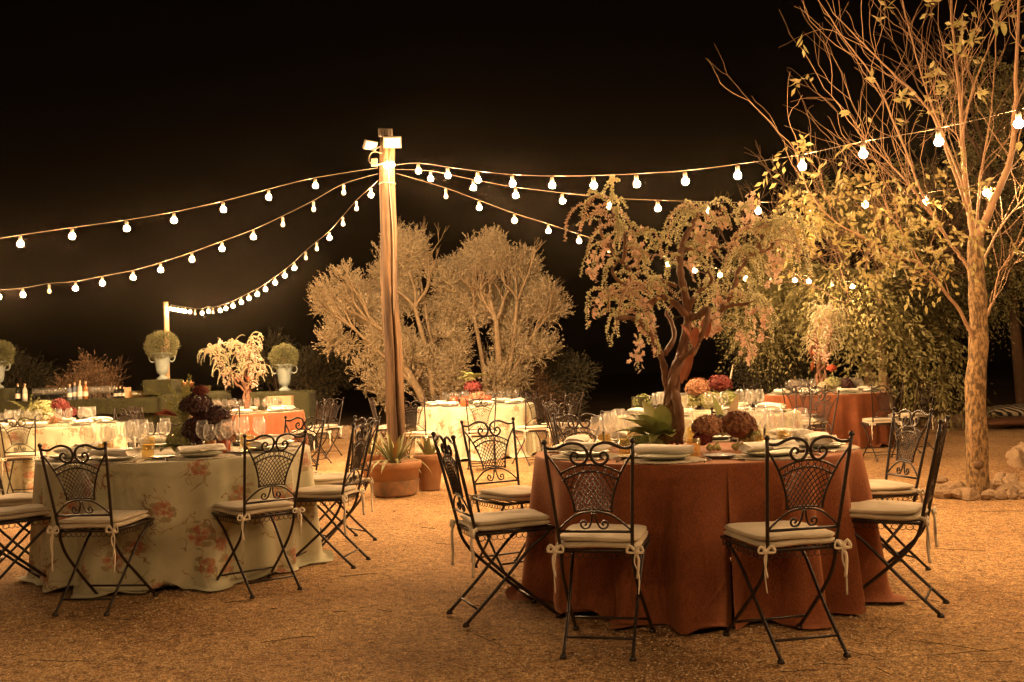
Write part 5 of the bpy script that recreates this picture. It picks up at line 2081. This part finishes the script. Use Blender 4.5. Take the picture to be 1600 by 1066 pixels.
# hanging compound sprays low in front of the dark gap
leafy_tree(1410, 17.0, [(1400, 540, 26, 60, 0), (1455, 560, 34, 60, 0), (1480, 600, 24, 30, 0), (1350, 500, 60, 40, 0), (1320, 450, 70, 40, 0)],
           'slender arching tree whose leaf sprays hang behind the rightmost far chairs', 44, 620, [([(1395, 640, 0), (1378, 560, 0), (1362, 500, 0), (1330, 440, 0)], .055)], ll=.10, lw=.045, tl=.7, droop=1.0, thr=-2)

# foreground tree at the right
TD = TR.y
t = thing('bare_tree', 'slim foreground tree with bare pale branches and few yellowing leaves inside a stone ring', 'tree', (TR.x, TR.y, 0))
rnd = random.Random(77)


def tp(x, y, dy=0.0):
    v = W(x, y, TD + dy)
    return Vector((v.x - TR.x, v.y - TR.y, v.z))


tr = MB()
path = smooth_path([Vector((0, 0, -.02)), tp(1527, 700), tp(1524, 610), tp(1529, 540), tp(1528, 470), tp(1524, 410), tp(1525, 370)], 6)
tr.tube(path, [.098 - .034 * (k / (len(path) - 1)) + .004 * sin(k * 1.1) * (k < 30) for k in range(len(path))], 14)
tr.build('trunk', M['bark'], t)
MB().ball(tp(1529, 727, -.085), .045, 9, 7, (1, .6, .8)).build('knot', M['dark_bark'], t)
mb = MB()
mb.tube(smooth_path([tp(1517, 655, -.088), tp(1518, 690, -.09), tp(1519, 712, -.092)], 4), .010, 5, flat=.4)
mb.build('bark_scar', M['branch'], t)
limbs = [
    ([(1525, 380, 0), (1545, 330, -.1), (1578, 250, -.2), (1586, 170, -.25), (1590, 60, -.3), (1592, -80, -.3)], .052, 2),
    ([(1525, 380, 0), (1516, 340, .05), (1506, 260, .1), (1500, 160, .15), (1490, 60, .2), (1480, -80, .3)], .045, 5),
    ([(1527, 545, 0), (1512, 510, -.05), (1494, 478, -.1), (1443, 417, -.25), (1399, 400, -.35), (1350, 372, -.4), (1300, 343, -.5), (1262, 295, -.55), (1243, 236, -.55)], .034, 5),
    ([(1528, 520, 0), (1538, 500, .05), (1552, 470, .1), (1560, 430, .15), (1580, 400, .15), (1640, 330, .2)], .030, 3),
    ([(1520, 430, 0), (1500, 400, .05), (1478, 370, .05), (1440, 300, 0), (1400, 200, 0), (1370, 130, -.05), (1320, 60, -.1), (1270, -10, -.1)], .030, 6),
    ([(1512, 330, 0), (1480, 240, -.1), (1450, 170, -.15), (1390, 110, -.2), (1340, 60, -.3), (1300, 20, -.3)], .026, 6),
    ([(1508, 300, 0), (1470, 200, .1), (1440, 120, .2), (1420, 40, .25), (1400, -40, .3)], .022, 5),
    ([(1500, 230, .1), (1520, 140, 0), (1560, 40, -.1), (1590, -30, -.1)], .020, 4),
    ([(1478, 370, .05), (1430, 300, .1), (1385, 250, .1), (1335, 200, .1), (1300, 150, 0)], .020, 6),
    ([(1443, 417, -.25), (1400, 350, -.3), (1375, 300, -.3), (1345, 240, -.3)], .014, 4),
    ([(1530, 420, 0), (1560, 360, .2), (1600, 310, .3), (1650, 260, .4)], .024, 4),
    ([(1525, 400, .05), (1530, 300, .2), (1545, 200, .3), (1555, 90, .35), (1560, -20, .4)], .026, 5),
]
LV = []
for (P, r, side_n) in limbs:
    mb = MB()
    tips = []
    path = smooth_path([tp(*q) for q in P], 5)
    path = [p_ + Vector((rnd.gauss(0, .003), rnd.gauss(0, .004), rnd.gauss(0, .003))) for p_ in path]
    n = len(path)
    mb.tube(path, [max(.004, r * (.80 if r > .04 else .58) * (1 - .80 * (k / (n - 1)) ** .8)) for k in range(n)], 7)
    for q in range(side_n + 7):
        i = rnd.randint(n // 4, n - 1)
        dd = (path[min(i + 1, n - 1)] - path[i - 1]).normalized()
        a = rnd.random() * 6.28
        s_ = dd.cross(Vector((cos(a), sin(a), .4))).normalized()
        grow(mb, path[i], dd + s_ * rnd.uniform(.3, .7) + Vector((0, 0, .15)), max(.0035, r * .20 * (1 - .6 * i / n)), rnd.uniform(.35, .6), 3, rnd, tips, .55, .08, 5, .78, (1, 3), .0015, .15)
    mb.build('branch', M['branch'], t)
    for (p_, d_, dp) in tips:
        if rnd.random() < .06:
            LV.append((p_, d_))
C0 = np.array([tuple(p_) for p_, _ in LV])
D0 = unit(np.array([tuple(d_) for _, d_ in LV]) + RNG.normal(size=(len(LV), 3)) * .6)
V, Fq = twig_leaves(C0, D0, 0, 5, .16, .085, .038, .7, .8)
obj('leaves', mesh_np('leaves', V, Fq, M['leaf_light'], False), t, 'stuff')
# yellow-green leaf cluster on the left limb tip and big leaves near the lens
C0 = np.array([tuple(tp(1262 + rnd.gauss(0, 14), 330 + rnd.gauss(0, 22), -.5 + rnd.gauss(0, .12))) for _ in range(46)] + [tuple(tp(1390 + rnd.gauss(0, 70), 350 + rnd.gauss(0, 45), -.2 + rnd.gauss(0, .2))) for _ in range(110)] + [tuple(tp(1250 + rnd.gauss(0, 14), 240 + rnd.gauss(0, 14), -.5)) for _ in range(5)])
D0 = unit(RNG.normal(size=(len(C0), 3)) + np.array([-.3, -.2, -.2]))
V, Fq = twig_leaves(C0, D0, 0, 7, .22, .075, .034, .7, .8)
obj('leaves', mesh_np('leaves', V, Fq, M['leaf_light'], False), t, 'stuff')
for (x, y, L) in ((1552, 38, .14), (1566, 36, .15), (1558, 4, .12), (1592, 222, .10), (1600, 236, .11)):
    broad_leaf(t, tp(x, y, -1.2), (random.uniform(-.2, .2), -.2, -1), L * .75, .055, .2, M['leaf'], 'leaf')
tw = tp(1556, 20, -1.2)
MB().tube(smooth_path([tp(1590, -60, -.3), tp(1580, -10, -.8), tp(1563, 28, -1.2)], 4), .004, 4).build('twig', M['branch'], t)

# ------------------------------------------------------------------ added to imitate glare round the bulbs: haze
if GLOW_HAZE > 0:
    hm = bpy.data.materials.new('glow_haze_air')
    hm.use_nodes = True
    nt = hm.node_tree
    nt.nodes.clear()
    out = nt.nodes.new('ShaderNodeOutputMaterial')
    pv = nt.nodes.new('ShaderNodeVolumePrincipled')
    pv.inputs['Color'].default_value = (.95, .78, .55, 1)
    pv.inputs['Density'].default_value = GLOW_HAZE
    pv.inputs['Anisotropy'].default_value = .95
    nt.links.new(pv.outputs[0], out.inputs['Volume'])
    mb = MB()
    mb.box((0, 130, 3.5), (420, 360, 9.4))
    hz = mb.build('glow_haze', hm, None, False, 'stuff')
